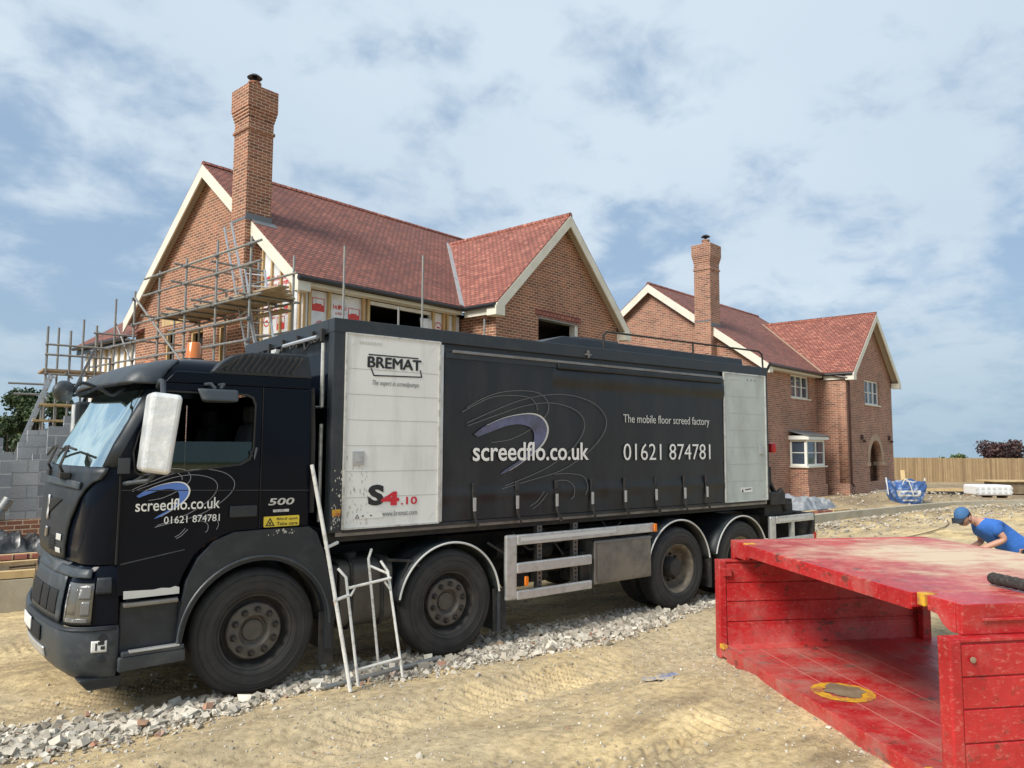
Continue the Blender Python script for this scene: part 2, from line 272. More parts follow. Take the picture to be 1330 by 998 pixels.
class MB:
    def __init__(s): s.v = []; s.f = []
    def add(s, vs, fs):
        o = len(s.v); s.v += [tuple(map(float, q)) for q in vs]; s.f += [tuple(i+o for i in f) for f in fs]; return s
    def box(s, x0, x1, y0, y1, z0, z1):
        if x0 > x1: x0, x1 = x1, x0
        if y0 > y1: y0, y1 = y1, y0
        if z0 > z1: z0, z1 = z1, z0
        return s.add([(x0,y0,z0),(x1,y0,z0),(x1,y1,z0),(x0,y1,z0),(x0,y0,z1),(x1,y0,z1),(x1,y1,z1),(x0,y1,z1)], [(3,2,1,0),(4,5,6,7),(0,1,5,4),(1,2,6,5),(2,3,7,6),(3,0,4,7)])
    def hexa(s, b, t):  # bottom 4 pts ccw, top 4 pts
        return s.add(list(b)+list(t), [(3,2,1,0),(4,5,6,7),(0,1,5,4),(1,2,6,5),(2,3,7,6),(3,0,4,7)])
    def beam(s, p0, p1, wd, ht, up=(0,0,1)):
        p0, p1 = Vector(p0), Vector(p1); d = (p1-p0).normalized(); u = Vector(up)
        if abs(d.dot(u)) > .99: u = Vector((0, 1, 0))
        a = d.cross(u).normalized()*wd/2; c = a.cross(d).normalized()*ht/2
        q = [p0-a-c, p0+a-c, p0+a+c, p0-a+c, p1-a-c, p1+a-c, p1+a+c, p1-a+c]
        return s.add(q, [(0,1,2,3),(7,6,5,4),(4,5,1,0),(5,6,2,1),(6,7,3,2),(7,4,0,3)])
    def tube(s, pts, r, n=10, cap=True):
        pts = [Vector(p) for p in pts]; rs = r if isinstance(r, (list, tuple)) else [r]*len(pts); prev = None; vs = []
        for i, p in enumerate(pts):
            d = (pts[min(i+1, len(pts)-1)]-pts[max(i-1, 0)]).normalized()
            if prev is None: a = d.orthogonal().normalized()
            else: a = (prev-d*prev.dot(d)).normalized()
            prev = a; c = d.cross(a)
            vs += [p+(a*math.cos(2*math.pi*k/n)+c*math.sin(2*math.pi*k/n))*rs[i] for k in range(n)]
        fs = [(i*n+k, i*n+(k+1)%n, (i+1)*n+(k+1)%n, (i+1)*n+k) for i in range(len(pts)-1) for k in range(n)]
        if cap: fs += [tuple(range(n))[::-1], tuple((len(pts)-1)*n+k for k in range(n))]
        return s.add(vs, fs)
    def lathe(s, prof, c, axis='Y', n=40, closed=False):
        """prof: list of (radius, t); t runs along the axis from centre c"""
        vs = []
        for r_, t in prof:
            for k in range(n):
                a = 2*math.pi*k/n; u, v = r_*math.cos(a), r_*math.sin(a)
                vs.append({'Y': (c[0]+u, c[1]+t, c[2]+v), 'Z': (c[0]+u, c[1]+v, c[2]+t), 'X': (c[0]+t, c[1]+u, c[2]+v)}[axis])
        m = len(prof); fs = [(i*n+k, i*n+(k+1)%n, ((i+1) % m)*n+(k+1)%n, ((i+1) % m)*n+k) for i in range(m if closed else m-1) for k in range(n)]
        return s.add(vs, fs)
    def grid(s, fn, nu, nv):
        vs = [fn(i/nu, j/nv) for j in range(nv+1) for i in range(nu+1)]
        return s.add(vs, [(j*(nu+1)+i, j*(nu+1)+i+1, (j+1)*(nu+1)+i+1, (j+1)*(nu+1)+i) for j in range(nv) for i in range(nu)])
    def build(s, name, mat, parent=None, smooth=False, bevel=0, solid=0, loc=None, recalc=True, sharp=40, segs=2):
        me = bpy.data.meshes.new(name); me.from_pydata(s.v, [], s.f)
        if recalc:
            bm = bmesh.new(); bm.from_mesh(me); bmesh.ops.recalc_face_normals(bm, faces=bm.faces); bm.to_mesh(me); bm.free()
        me.update(); auto_uv(me)
        if mat is not None: me.materials.append(MT[mat] if isinstance(mat, str) else mat)
        o = bpy.data.objects.new(name, me); COL.objects.link(o); o.parent = parent
        if loc is not None: o.location = loc
        if smooth:
            me.polygons.foreach_set('use_smooth', [True]*len(me.polygons))
            if sharp and smooth != 'all': me.set_sharp_from_angle(angle=R(sharp))
        if solid:
            md = o.modifiers.new('solid', 'SOLIDIFY'); md.thickness = solid; md.offset = 0
        if bevel:
            md = o.modifiers.new('bevel', 'BEVEL'); md.width = bevel; md.segments = segs; md.limit_method = 'ANGLE'; md.angle_limit = R(35)
        return o
def tag(o, label, cat, group=None, kind=None):
    if label: o['label'] = label
    if cat: o['category'] = cat
    if group: o['group'] = group
    if kind: o['kind'] = kind
    return o
def struct(o): o['kind'] = 'structure'; return o
def empty(name, label, cat, loc=(0,0,0), rz=0, group=None, parent=None):
    o = bpy.data.objects.new(name, None); COL.objects.link(o); o.location = loc; o.rotation_euler = (0, 0, rz); o.empty_display_size = .2; o.parent = parent
    return tag(o, label, cat, group)
def curve_mesh(cu, plane, t0, fit=None):
    ob = bpy.data.objects.new('tmp', cu); COL.objects.link(ob); dg = bpy.context.evaluated_depsgraph_get(); me = bpy.data.meshes.new_from_object(ob.evaluated_get(dg))
    COL.objects.unlink(ob); bpy.data.objects.remove(ob); n = len(me.vertices); co = np.empty(n*3, np.float32); me.vertices.foreach_get('co', co); co = co.reshape(-1, 3)
    if fit:
        lo, hi = co.min(0), co.max(0); u0, u1, v0, v1 = fit
        co[:, 0] = u0+(co[:, 0]-lo[0])/(hi[0]-lo[0])*(u1-u0)
        if v1 is None: v1 = v0+(hi[1]-lo[1])*(u1-u0)/(hi[0]-lo[0])
        co[:, 1] = v0+(co[:, 1]-lo[1])/(hi[1]-lo[1])*(v1-v0)
    u, v, t = co[:, 0].copy(), co[:, 1].copy(), co[:, 2].copy()
    if plane == 'XZ': out = np.stack([u, t0+t, v], 1)
    elif plane == 'YZ': out = np.stack([t0+t, u, v], 1)
    else: out = np.stack([u, v, t0+t], 1)
    me.vertices.foreach_set('co', out.astype(np.float32).ravel())
    bm = bmesh.new(); bm.from_mesh(me); bmesh.ops.remove_doubles(bm, verts=bm.verts, dist=1e-5); bmesh.ops.recalc_face_normals(bm, faces=bm.faces); bm.to_mesh(me); bm.free(); me.update()
    return me
def place_mesh(me, name, mat, parent, bevel=0):
    while me.uv_layers: me.uv_layers.remove(me.uv_layers[0])
    auto_uv(me); me.materials.clear(); me.materials.append(MT[mat]); o = bpy.data.objects.new(name, me); COL.objects.link(o); o.parent = parent
    if bevel:
        md = o.modifiers.new('bevel', 'BEVEL'); md.width = bevel; md.segments = 2; md.limit_method = 'ANGLE'; md.angle_limit = R(35)
    return o
def plate(name, mat, parent, loops, plane, t0, t1, bevel=0):
    """solid slab between t0 and t1 with the outline loops[0] and holes loops[1:]"""
    cu = bpy.data.curves.new('c', 'CURVE'); cu.dimensions = '2D'; cu.fill_mode = 'BOTH'; cu.extrude = abs(t1-t0)/2
    for lp in loops:
        sp = cu.splines.new('POLY'); sp.points.add(len(lp)-1); sp.use_cyclic_u = True
        for p, (a, b_) in zip(sp.points, lp): p.co = (a, b_, 0, 1)
    return place_mesh(curve_mesh(cu, plane, (t0+t1)/2), name, mat, parent, bevel)
def text(name, body, mat, parent, rect, plane, t, bold=0, shear=0, th=.001, align=None):
    cu = bpy.data.curves.new('t', 'FONT'); cu.body = body; cu.extrude = th; cu.offset = bold; cu.shear = shear; cu.resolution_u = 3
    return place_mesh(curve_mesh(cu, plane, t, rect), name, mat, parent)
def joinm(objs):
    """several helper objects of one part into the first one's mesh"""
    bm = bmesh.new()
    mats = []
    for o in objs:
        off = len(mats); mats += list(o.data.materials); tmp = o.data.copy()
        for p in tmp.polygons: p.material_index += off
        bm.from_mesh(tmp); bpy.data.meshes.remove(tmp)
    bm.to_mesh(objs[0].data); bm.free(); objs[0].data.materials.clear()
    for m in mats: objs[0].data.materials.append(m)
    for o in objs[1:]: bpy.data.objects.remove(o)
    return objs[0]
def rect(u0, u1, v0, v1): return [(u0, v0), (u1, v0), (u1, v1), (u0, v1)]
def rrect(u0, u1, v0, v1, r, n=5):
    pts = []
    for cx, cy, a0 in ((u1-r, v0+r, -90), (u1-r, v1-r, 0), (u0+r, v1-r, 90), (u0+r, v0+r, 180)):
        pts += [(cx+r*math.cos(R(a0+90*k/n)), cy+r*math.sin(R(a0+90*k/n))) for k in range(n+1)]
    return pts
def spline(pts, n=10):
    """Catmull-Rom through the points"""
    P_ = [Vector(p) for p in pts]; o = []
    for i in range(len(P_)-1):
        a, b_, c, d = P_[max(i-1, 0)], P_[i], P_[i+1], P_[min(i+2, len(P_)-1)]
        for k in range(n):
            t = k/n; o.append(.5*((2*b_)+(-a+c)*t+(2*a-5*b_+4*c-d)*t*t+(-a+3*b_-3*c+d)*t**3))
    o.append(P_[-1]); return o
def copy_tree(o, parent=None):
    c = o.copy(); COL.objects.link(c); c.parent = parent
    for ch in [k for k in bpy.data.objects if k.parent == o]: copy_tree(ch, c)
    return c
exec_parts = True

# ------------------------------------------------------------------ ground: one sheet, fine near the camera
def sstep(x, a, b): t = np.clip((x-a)/(b-a), 0, 1); return t*t*(3-2*t)
KERB = [(-14, 5.9), (-6, 5.55), (-1.4, 5.2), (4, 4.55), (10, 4.6), (17.3, 4.95), (20.9, 4.95), (25.9, 4.7), (29.5, 3.4), (36, 0.2), (60, -14)]
kx = np.array([k[0] for k in KERB]); ky = np.array([k[1] for k in KERB])
def vnoise(x, y, s, seed):
    x = x/s+seed*13.7; y = y/s+seed*7.3; xi = np.floor(x).astype(int); yi = np.floor(y).astype(int); fx = x-xi; fy = y-yi; fx = fx*fx*(3-2*fx); fy = fy*fy*(3-2*fy)
    def h(i, j):
        n = (i*374761393+j*668265263+seed*974711) & 0x7fffffff; n = ((n ^ (n >> 13))*1274126177) & 0x7fffffff; return ((n ^ (n >> 16)) & 0xffff)/65535.
    return (h(xi, yi)*(1-fx)+h(xi+1, yi)*fx)*(1-fy)+(h(xi, yi+1)*(1-fx)+h(xi+1, yi+1)*fx)*fy-.5
def track(x, y, p0, p1, wd, pitch, amp, skew=1.0):
    """raised tread bars pressed along a straight wheel track"""
    d = np.array(p1)-np.array(p0); L = np.linalg.norm(d); d = d/L; s = (x-p0[0])*d[0]+(y-p0[1])*d[1]; t = -(x-p0[0])*d[1]+(y-p0[1])*d[0]
    m = sstep(s, 0, .5)*sstep(-s, -L, -L+.5)*sstep(-np.abs(t), -wd/2, -wd/2+.05)
    fade = np.clip(.55+1.9*vnoise(x, y, .7, 5)+.7*vnoise(x, y, .16, 15), 0, 1); ph = (s+t*skew*.8)/pitch
    bar = np.clip(np.sin(2*math.pi*ph+3*vnoise(x, y, .35, 9))*2.0, -1, 1); return m*fade*(amp*.5*bar-amp*.5)
def height(x, y):
    x = np.asarray(x, float); y = np.asarray(y, float); k = np.interp(x, kx, ky)
    plot = sstep(y-k, .05, .16); lvl = .30+.2*sstep(y-k, .5, 3.0); lvl = lvl*(1-sstep(x, 6, 15))+.17*sstep(x, 6, 15); lvl = lvl*(1-sstep(x, 30, 50))-.2*sstep(x, 30, 50)
    h = plot*lvl-(1-plot)*.15*sstep(x, 30, 50)
    # rutted haul road: two old ruts, soft lumps
    near = np.exp(-((x-2)**2+(y+1)**2)/400)
    rough = vnoise(x, y, 1.6, 1)*.07+vnoise(x, y, .55, 2)*.03+vnoise(x, y, .19, 3)*.014+vnoise(x, y, .075, 4)*.009
    under = sstep(y, -.25, .1)*sstep(-y, -2.8, -2.4)*sstep(x, -1.5, -1.)*sstep(-x, -9, -8.6)
    h = h+rough*(1-.75*under)*(1-plot*.5)*sstep(near, .02, .3)-.02
    h += .05*np.exp(-((y+.85-.06*x)/.25)**2)-.05*np.exp(-((y+1.45-.04*x)/.3)**2)+.035*np.exp(-((y+2.1+.03*x)/.35)**2)
    h += track(x, y, (-3, -1.35), (3.4, -1.05), .46, .12, .050)+track(x, y, (-4, -2.35), (2.6, -2.9), .46, .12, .050, -1)+track(x, y, (-3.2, 1.05), (.3, .72), .44, .105, .050)+track(x, y, (-3.2, 3.0), (1, 2.8), .4, .09, .03)
    h += track(x, y, (1.2, -3.3), (6, -1.2), .4, .12, .03, -.8)
    # soil thrown up beyond the kerb near the far house
    for cx, cy, s, a in ((21.2, 6.3, .8, .42), (22.6, 6.2, .7, .30), (24.8, 7.0, 1.4, .30), (27.5, 6.0, 1.6, .22), (19, 7.2, .6, .15)):
        h += a*np.exp(-((x-cx)**2+(y-cy)**2)/s**2)*(1+1.2*vnoise(x, y, .4, 6))
    h -= .022*np.clip(np.hypot(x, y)-62, 0, 500)
    h += .10*sstep(x, 9, 12)*np.exp(-((y-k+.9)/.45)**2)*(1+1.6*vnoise(x, y, .6, 8))*sstep(-x, -32, -28)
    return h
def axis_(lo, hi, fine, far0, far1, g=1.09):
    a = list(np.arange(lo, hi, fine)); st = fine; v = a[-1]
    while v < far1: st *= g; v += st; a.append(v)
    st = fine; v = lo; b = []
    while v > far0: st *= g; v -= st; b.append(v)
    return np.array(b[::-1]+a)
gx = axis_(-3.2, 5.5, .026, -700, 900); gy = axis_(-4.6, 1.6, .024, -500, 1100)
X, Y = np.meshgrid(gx, gy); Z = height(X, Y); nx, ny = len(gx), len(gy)
def big_mesh(name, co, faces, mat, k=4):
    me = bpy.data.meshes.new(name); n = len(co); m = len(faces); me.vertices.add(n); me.vertices.foreach_set('co', co.astype(np.float32).ravel())
    me.loops.add(m*k); me.polygons.add(m); me.loops.foreach_set('vertex_index', faces.astype(np.int32).ravel())
    me.polygons.foreach_set('loop_start', np.arange(0, m*k, k, dtype=np.int32)); me.polygons.foreach_set('loop_total', np.full(m, k, np.int32))
    me.update(calc_edges=True); me.materials.append(MT[mat]); o = bpy.data.objects.new(name, me); COL.objects.link(o); return o
idx = np.arange(nx*ny).reshape(ny, nx)
fc = np.stack([idx[:-1, :-1], idx[:-1, 1:], idx[1:, 1:], idx[1:, :-1]], -1).reshape(-1, 4)
g = big_mesh('ground', np.stack([X, Y, Z], -1).reshape(-1, 3), fc, 'ground'); g.data.polygons.foreach_set('use_smooth', [True]*len(g.data.polygons)); struct(g)
kk_ = np.interp(X, kx, ky); soil = sstep(Y-kk_, .1, .5)*(1-sstep(X, 60, 90))*(.75+.8*vnoise(X, Y, 1.3, 21)); soil = np.maximum(soil, .8*np.exp(-((Y-kk_+.75)/.45)**2)*sstep(X, 9, 11)*(.6+1.4*vnoise(X, Y, .8, 22))); far_ = sstep(np.hypot(X, Y), 90, 200)
at_ = g.data.attributes.new('soil', 'FLOAT', 'POINT'); at_.data.foreach_set('value', np.clip(soil, 0, 1).astype(np.float32).ravel()); at_ = g.data.attributes.new('field', 'FLOAT', 'POINT'); at_.data.foreach_set('value', far_.astype(np.float32).ravel())
def hz_(x, y): return float(height(x, y))

# crushed concrete along the truck, and loose stones: nobody could count them
ico = bmesh.new(); bmesh.ops.create_icosphere(ico, subdivisions=1, radius=1); IV = np.array([v.co[:] for v in ico.verts]); IF = np.array([[v.index for v in f.verts] for f in ico.faces]); ico.free()
CV = np.array([(x, y, z) for z in (-.75, .75) for y in (-.75, .75) for x in (-.75, .75)]); CF = np.array([(0, 2, 1), (1, 2, 3), (4, 5, 6), (5, 7, 6), (0, 1, 4), (1, 5, 4), (2, 6, 3), (3, 6, 7), (0, 4, 2), (2, 4, 6), (1, 3, 5), (3, 7, 5)])
def rocks(name, xy, size, label, cat, sink=.3, zadd=None, tone=(0, 1)):
    IV, IF = CV, CF; n = len(xy); V = np.empty((n, len(IV), 3)); T = np.empty((n, len(IV)), np.float32)
    q = rng.normal(size=(n, 4)); q /= np.linalg.norm(q, axis=1)[:, None]; a, b, c, d = q.T
    RM = np.stack([1-2*(c*c+d*d), 2*(b*c-a*d), 2*(b*d+a*c), 2*(b*c+a*d), 1-2*(b*b+d*d), 2*(c*d-a*b), 2*(b*d-a*c), 2*(c*d+a*b), 1-2*(b*b+c*c)], 1).reshape(n, 3, 3)
    sc = size[:, None]*rng.uniform(.45, 1.2, (n, 3)); base = (IV[None]+rng.uniform(-.30, .30, (n, len(IV), 3)))*sc[:, None, :]
    V = np.einsum('nij,nkj->nki', RM, base); V[:, :, 2] *= .8
    V[:, :, 0] += xy[:, 0, None]; V[:, :, 1] += xy[:, 1, None]; z = height(xy[:, 0], xy[:, 1])+size*(1-sink)*.7
    if zadd is not None: z = z+zadd
    V[:, :, 2] += z[:, None]; T[:] = rng.uniform(*tone, n)[:, None]
    F_ = (IF[None]+(np.arange(n)*len(IV))[:, None, None]).reshape(-1, 3); o = big_mesh(name, V.reshape(-1, 3), F_, 'rock', 3); o.data.polygons.foreach_set('use_smooth', [False]*len(o.data.polygons))
    at = o.data.attributes.new('tone', 'FLOAT', 'POINT'); at.data.foreach_set('value', T.ravel()); return tag(o, label, cat, kind='stuff')
gpx = [-3.5, -1.8, -.6, .4, 1.8, 3.0, 4.3, 5.2, 6.2, 8.5]; gpc = [.05, .0, -.1, .10, -.03, .0, -.03, .05, .15, .3]; gpw = [.45, .42, .32, .26, .42, .48, .46, .36, .22, .22]
n = 30000; xs = rng.uniform(-3.5, 8.5, n); wdt = np.interp(xs, gpx, gpw); ys = np.interp(xs, gpx, gpc)+wdt*np.clip(rng.normal(0, .48, n), -1.25, 1.25)
keep = ~((xs > -.18) & (xs < .18) & (ys > -.02)) & ~((xs > 1.77) & (xs < 2.13) & (ys > -.02)) & ~((xs > 5.25) & (xs < 5.7) & (ys > -.02))
xs, ys = xs[keep], ys[keep]; prof = np.clip(1-np.abs(ys-np.interp(xs, gpx, gpc))/np.interp(xs, gpx, gpw), 0, 1)
rocks('rubble', np.stack([xs, ys], 1), np.clip(rng.lognormal(-4.3, .50, len(xs)), .006, .055), 'crushed grey concrete spread in a strip along the near side of the lorry', 'rubble', sink=.2, zadd=.012*prof*rng.uniform(0, 1, len(xs)))
n = 46000; xs = np.concatenate([rng.uniform(-3.2, 6, n), rng.uniform(4, 14, 9000)]); ys = np.concatenate([rng.uniform(-5.2, 2, n), rng.uniform(-6, 4, 9000)]); k_ = vnoise(xs, ys, .9, 11)+rng.uniform(-.5, .5, len(xs)) > .08; xs, ys = xs[k_], ys[k_]
rocks('loose_stone', np.stack([xs, ys], 1), np.clip(rng.lognormal(-5.35, .55, len(xs)), .002, .026), 'small pale stones scattered over the sandy haul road', 'stones', sink=.6, tone=(.0, 1))
n = 2400; xs = rng.uniform(9, 32, n); ys = np.interp(xs, kx, ky)-np.abs(rng.normal(.7, .8, n)); xs2 = rng.uniform(17, 29, 500); ys2 = np.interp(xs2, kx, ky)+rng.uniform(.3, 3, 500)
xs = np.concatenate([xs, xs2]); ys = np.concatenate([ys, ys2])
rocks('rubble', np.stack([xs, ys], 1), np.clip(rng.lognormal(-3.6, .45, len(xs)), .012, .07), 'broken stone and clods lying along the far concrete kerb', 'rubble', sink=.4, tone=(0, .6))

# concrete kerb: one ribbon with thickness, following the plot edge
def ribbon(name, pts, hw, z0, ztop, mat, **k):
    mb = MB(); q = [Vector((p[0], p[1], 0)) for p in spline([Vector((a, b, 0)) for a, b in pts], 8)]
    for i in range(len(q)-1):
        a, b = q[i], q[i+1]; d0 = (q[min(i+1, len(q)-1)]-q[max(i-1, 0)]).normalized(); d1 = (q[min(i+2, len(q)-1)]-q[i]).normalized()
        n0 = Vector((-d0.y, d0.x, 0))*hw; n1 = Vector((-d1.y, d1.x, 0))*hw; za, zb = ztop(a.x), ztop(b.x)
        up = lambda p, z: Vector((p.x, p.y, z))
        o = len(mb.v); mb.v += [tuple(up(a-n0, z0)), tuple(up(a+n0, z0)), tuple(up(a+n0, za)), tuple(up(a-n0, za))]
        if i == len(q)-2: mb.v += [tuple(up(b-n1, z0)), tuple(up(b+n1, z0)), tuple(up(b+n1, zb)), tuple(up(b-n1, zb))]
        mb.f += [(o, o+4, o+7, o+3), (o+3, o+7, o+6, o+2), (o+2, o+6, o+5, o+1)]
        if i == 0: mb.f.append((o, o+3, o+2, o+1))
    return mb.build(name, mat, **k)
kt = lambda x: .37 if x < 6 else max(.0, .37-(x-6)*.02) if x < 13 else (.225 if x < 30 else .225-.018*(x-30))
kb = ribbon('kerb', KERB[:-1], .11, -.35, kt, 'kerb'); struct(kb)

# ------------------------------------------------------------------ houses
def slab(mb, pts, th):
    pts = [Vector(p) for p in pts]; n = (pts[1]-pts[0]).cross(pts[2]-pts[0]).normalized()
    if n.z < 0: pts = pts[::-1]; n = -n
    k = len(pts); o = len(mb.v); mb.v += [tuple(p) for p in pts]+[tuple(p-n*th) for p in pts]
    mb.f += [tuple(o+i for i in range(k)), tuple(o+k+i for i in range(k))[::-1]]+[(o+i, o+k+i, o+k+(i+1)%k, o+(i+1)%k) for i in range(k)]; return mb
def chimney(par, a0, a1, b0, b1, zb, zs_, zt, mat='brick'):
    mb = MB(); mb.box(a0, a1, b0, b1, zb, zs_)
    steps = 4; out_ = .065
    for i in range(steps):
        e = out_*(i+1)/steps; z0 = zs_+.075*i; mb.box(a0-e, a1+e, b0-e, b1+e, z0, z0+.075)
    mb.box(a0-out_, a1+out_, b0-out_, b1+out_, zs_+.075*steps, zt)
    mb.box(a0-.03, a1+.03, b0-.03, b1+.03, zs_-.32, zs_-.25)
    c = mb.build('chimney', mat, par); ca, cb = (a0+a1)/2-.03, (b0+b1)/2
    MB().lathe([(.0, 0), (.15, 0), (.14, .18), (.16, .2), (.16, .24), (.12, .24), (.12, .05), (0, .05)], (ca, cb, zt), 'Z', 20).build('chimney_pot', 'batten' if 0 else 'brick', c, smooth=True)
    MB().tube([(ca, cb, zt+.2), (ca, cb, zt+.42)], .05, 10).lathe([(0, .42), (.17, .36), (.18, .37), (.10, .44), (0, .46)], (ca, cb, zt), 'Z', 20).build('cowl', 'gutter', c, smooth=True)
    return c
def window(par, a0, a1, z0, z1, b, lights=3, bar=True, name='window', curtains=False, sill=True):
    """casement window in the plane b, facing -b"""
    fr = MB(); t = .06
    fr.box(a0, a1, b, b+.09, z0, z0+t).box(a0, a1, b, b+.09, z1-t, z1).box(a0, a0+t, b, b+.09, z0+t, z1-t).box(a1-t, a1, b, b+.09, z0+t, z1-t)
    wd = (a1-a0-t*2)/lights
    for i in range(1, lights): fr.box(a0+t+wd*i-.035, a0+t+wd*i+.035, b-.002, b+.088, z0+t, z1-t)
    if bar:
        for i in range(lights): fr.box(a0+t+wd*i+.035*(i > 0), a0+t+wd*(i+1)-.035*(i < lights-1), b+.02, b+.06, (z0+z1)/2-.015, (z0+z1)/2+.015)
    f = fr.build(name, 'white_frame', par)
    MB().box(a0+t*.6, a1-t*.6, b+.045, b+.055, z0+t*.6, z1-t*.6).build('pane', 'glassw', f)
    if curtains: MB().box(a0+t, a1-t, b+.12, b+.13, z0+t, z1-t).build('net_curtain', 'curtain_in', f)
    if sill: MB().box(a0-.08, a1+.08, b-.12, b+.05, z0-.055, z0-.002).build('sill', 'verge', f)
    return f
def house(name, label, loc, rz, w, ze, zr, L, e1, gp, gw, gr, z0, tile, brick, hip=0):
    h = empty(name, label, 'house', loc, rz, 'newly built brick houses'); k = (zr-ze)/(w/2); kk = (gr-ze)/(gw/2); bs = (gr-ze)/k; mid = e1+gw/2; e2 = e1+gw
    mb = MB(); Lr = L-hip
    slab(mb, [(0, 0, ze), (L, 0, ze), (Lr, w/2, zr), (0, w/2, zr)], .09); slab(mb, [(0, w, ze), (0, w/2, zr), (Lr, w/2, zr), (L, w, ze)], .09)
    if hip: slab(mb, [(L, 0, ze), (L, w, ze), (Lr, w/2, zr)], .09)
    rf = mb.build('roof', tile, h)
    mb = MB(); slab(mb, [(e1, -gp, ze), (mid, -gp, gr), (mid, bs, gr), (e1, 0, ze)], .09); slab(mb, [(e2, -gp, ze), (e2, 0, ze), (mid, bs, gr), (mid, -gp, gr)], .09)
    rg = mb.build('roof', 'tile_red' , h); rg['label'] = 'brighter red tiled roof of the front gable'
    # ridge tiles: half-round, each a short piece
    rd = MB(); nt_ = int(Lr/.45)
    for i in range(nt_): rd.tube([(i*Lr/nt_+.004, w/2, zr-.035), ((i+1)*Lr/nt_-.004, w/2, zr-.035)], [.095, .088], 8)
    nt2 = int((gp+bs)/.45)
    for i in range(nt2): a = -gp+(gp+bs)*i/nt2; rd.tube([(mid, a+.004, gr-.035), (mid, a+(gp+bs)/nt2-.004, gr-.035)], [.095, .088], 8)
    rd.build('ridge_tiles', 'tile_red', h, smooth=True)
    # lead valley between the two roofs
    vd = Vector((mid-e1, bs, gr-ze)); v0 = Vector((e1, 0, ze+.012)); p0 = v0; p1 = v0+vd
    MB().beam(p0, p1, .20, .03, up=(0, -k, 1)).build('valley', 'stone' if hip else 'lead_pale', h)
    # barge boards
    def barge(pts, th, hgt, inward):
        b_ = MB()
        for p, q in pts:
            p, q = Vector(p), Vector(q); iv = Vector(inward)*th; dz = Vector((0, 0, -hgt)); u0 = Vector((0, 0, -.045))
            b_.hexa([p+u0+dz, q+u0+dz, q+u0+dz+iv, p+u0+dz+iv], [p+u0, q+u0, q+u0+iv, p+u0+iv])
        return b_
    e = -.012
    bb = barge([((e, -.02, ze-.01), (e, w/2, zr)), ((e, w+.02, ze-.01), (e, w/2, zr))], .04, .34, (1, 0, 0)); bb.box(e-.003, .30, -.03, .22, ze-.36, ze-.12)
    bb.build('barge_board', 'verge', h)
    yb = -gp-.012; bb = barge([((e1, yb, ze), (mid, yb, gr)), ((e2, yb, ze), (mid, yb, gr))], .04, .32, (0, 1, 0)); bb.box(e1-.04, e1+.30, yb-.003, -gp+.32, ze-.34, ze-.10).box(e2-.30, e2+.04, yb-.003, -gp+.32, ze-.34, ze-.10)
    bb.build('barge_board', 'verge', h)
    # verge soffits
    sf = MB(); slab(sf, [(.03, .02, ze-.14), (.30, .02, ze-.14), (.30, w/2, zr-.14), (.03, w/2, zr-.14)], .02); slab(sf, [(.03, w, ze-.14), (.30, w, ze-.14), (.30, w/2, zr-.14), (.03, w/2, zr-.14)], .02)
    slab(sf, [(e1, -gp+.03, ze-.14), (mid, -gp+.03, gr-.14), (mid, -gp+.32, gr-.14), (e1, -gp+.32, ze-.14)], .02); slab(sf, [(e2, -gp+.03, ze-.14), (mid, -gp+.03, gr-.14), (mid, -gp+.32, gr-.14), (e2, -gp+.32, ze-.14)], .02)
    sf.build('soffit', 'soffit', h)
    fb = MB(); fb.box(.03, e1-.0, .035, .06, ze-.21, ze-.08).box(.03, e1, .06, .32, ze-.21, ze-.19); fb.box(e1+.04, e1+.065, -gp+.32, .0, ze-.30, ze-.08); fb.box(e2-.065, e2-.04, -gp+.32, .0, ze-.30, ze-.08)
    fb.build('eaves_board', 'verge', h)
    gt = MB().tube([(-.02, -.05, ze-.09), (e1-.02, -.05, ze-.09)], .062, 8).tube([(e1-.05, -.05, ze-.09), (e1-.05, -gp+.03, ze-.09)], .062, 8).tube([(e2+.05, .2, ze-.09), (e2+.05, -gp+.03, ze-.09)], .062, 8)
    gt.build('gutter', 'gutter', h, smooth=True)
    return h, k, mid, e2, bs
# ---- near house
h1x, h1y, h1r = 3.741, 8.854, .1897
W1, ZE1, ZR1, E1, GP1, GW1, GR1, Z01 = 9.2577, 5.779, 9.4046, 5.018, 1.2057, 6.2855, 8.808, .35
H1, k1, mid1, e21, bs1 = house('brick_house', 'near half-finished red brick house with open dark windows and scaffolding on its gable', (h1x, h1y, 0), h1r, W1, ZE1, ZR1, 11.0, E1, GP1, GW1, GR1, Z01, 'tile', 'brick')
rake = lambda b, off=.12: min(ZE1+k1*b, ZE1+k1*(W1-b))-off
# left gable wall in brick, with a membrane bay in front of the chimney
wl = plate('gable_wall', 'brick', H1, [[(2.05, Z01), (W1-.3, Z01), (W1-.3, rake(W1-.3)), (W1/2, rake(W1/2)), (2.05, rake(2.05))], rect(6.50, 7.05, 4.0, 5.26), rect(4.75, 5.55, 3.9, 5.10), rect(3.62, 4.02, 3.9, 5.10)], 'YZ', .25, .5)
for b0, b1, z0, z1 in ((6.50, 7.05, 4.0, 5.26), (4.75, 5.55, 3.9, 5.10), (3.62, 4.02, 3.9, 5.10)):
    f = MB().box(.32, .40, b0, b0+.07, z0, z1).box(.32, .40, b1-.07, b1, z0, z1).box(.32, .40, b0+.07, b1-.07, z0, z0+.07).box(.32, .40, b0+.07, b1-.07, z1-.07, z1).build('window_opening', 'timber', H1)
    MB().box(.46, .49, b0, b1, z0, z1).build('room_shade', 'dark', f)  # near-black sheet fills the opening; shade of the room put into its colour
plate('membrane_wall', 'membrane', H1, [[(.3, Z01), (2.05, Z01), (2.05, rake(2.05)), (.3, rake(.3, .2))]], 'YZ', .30, .45)
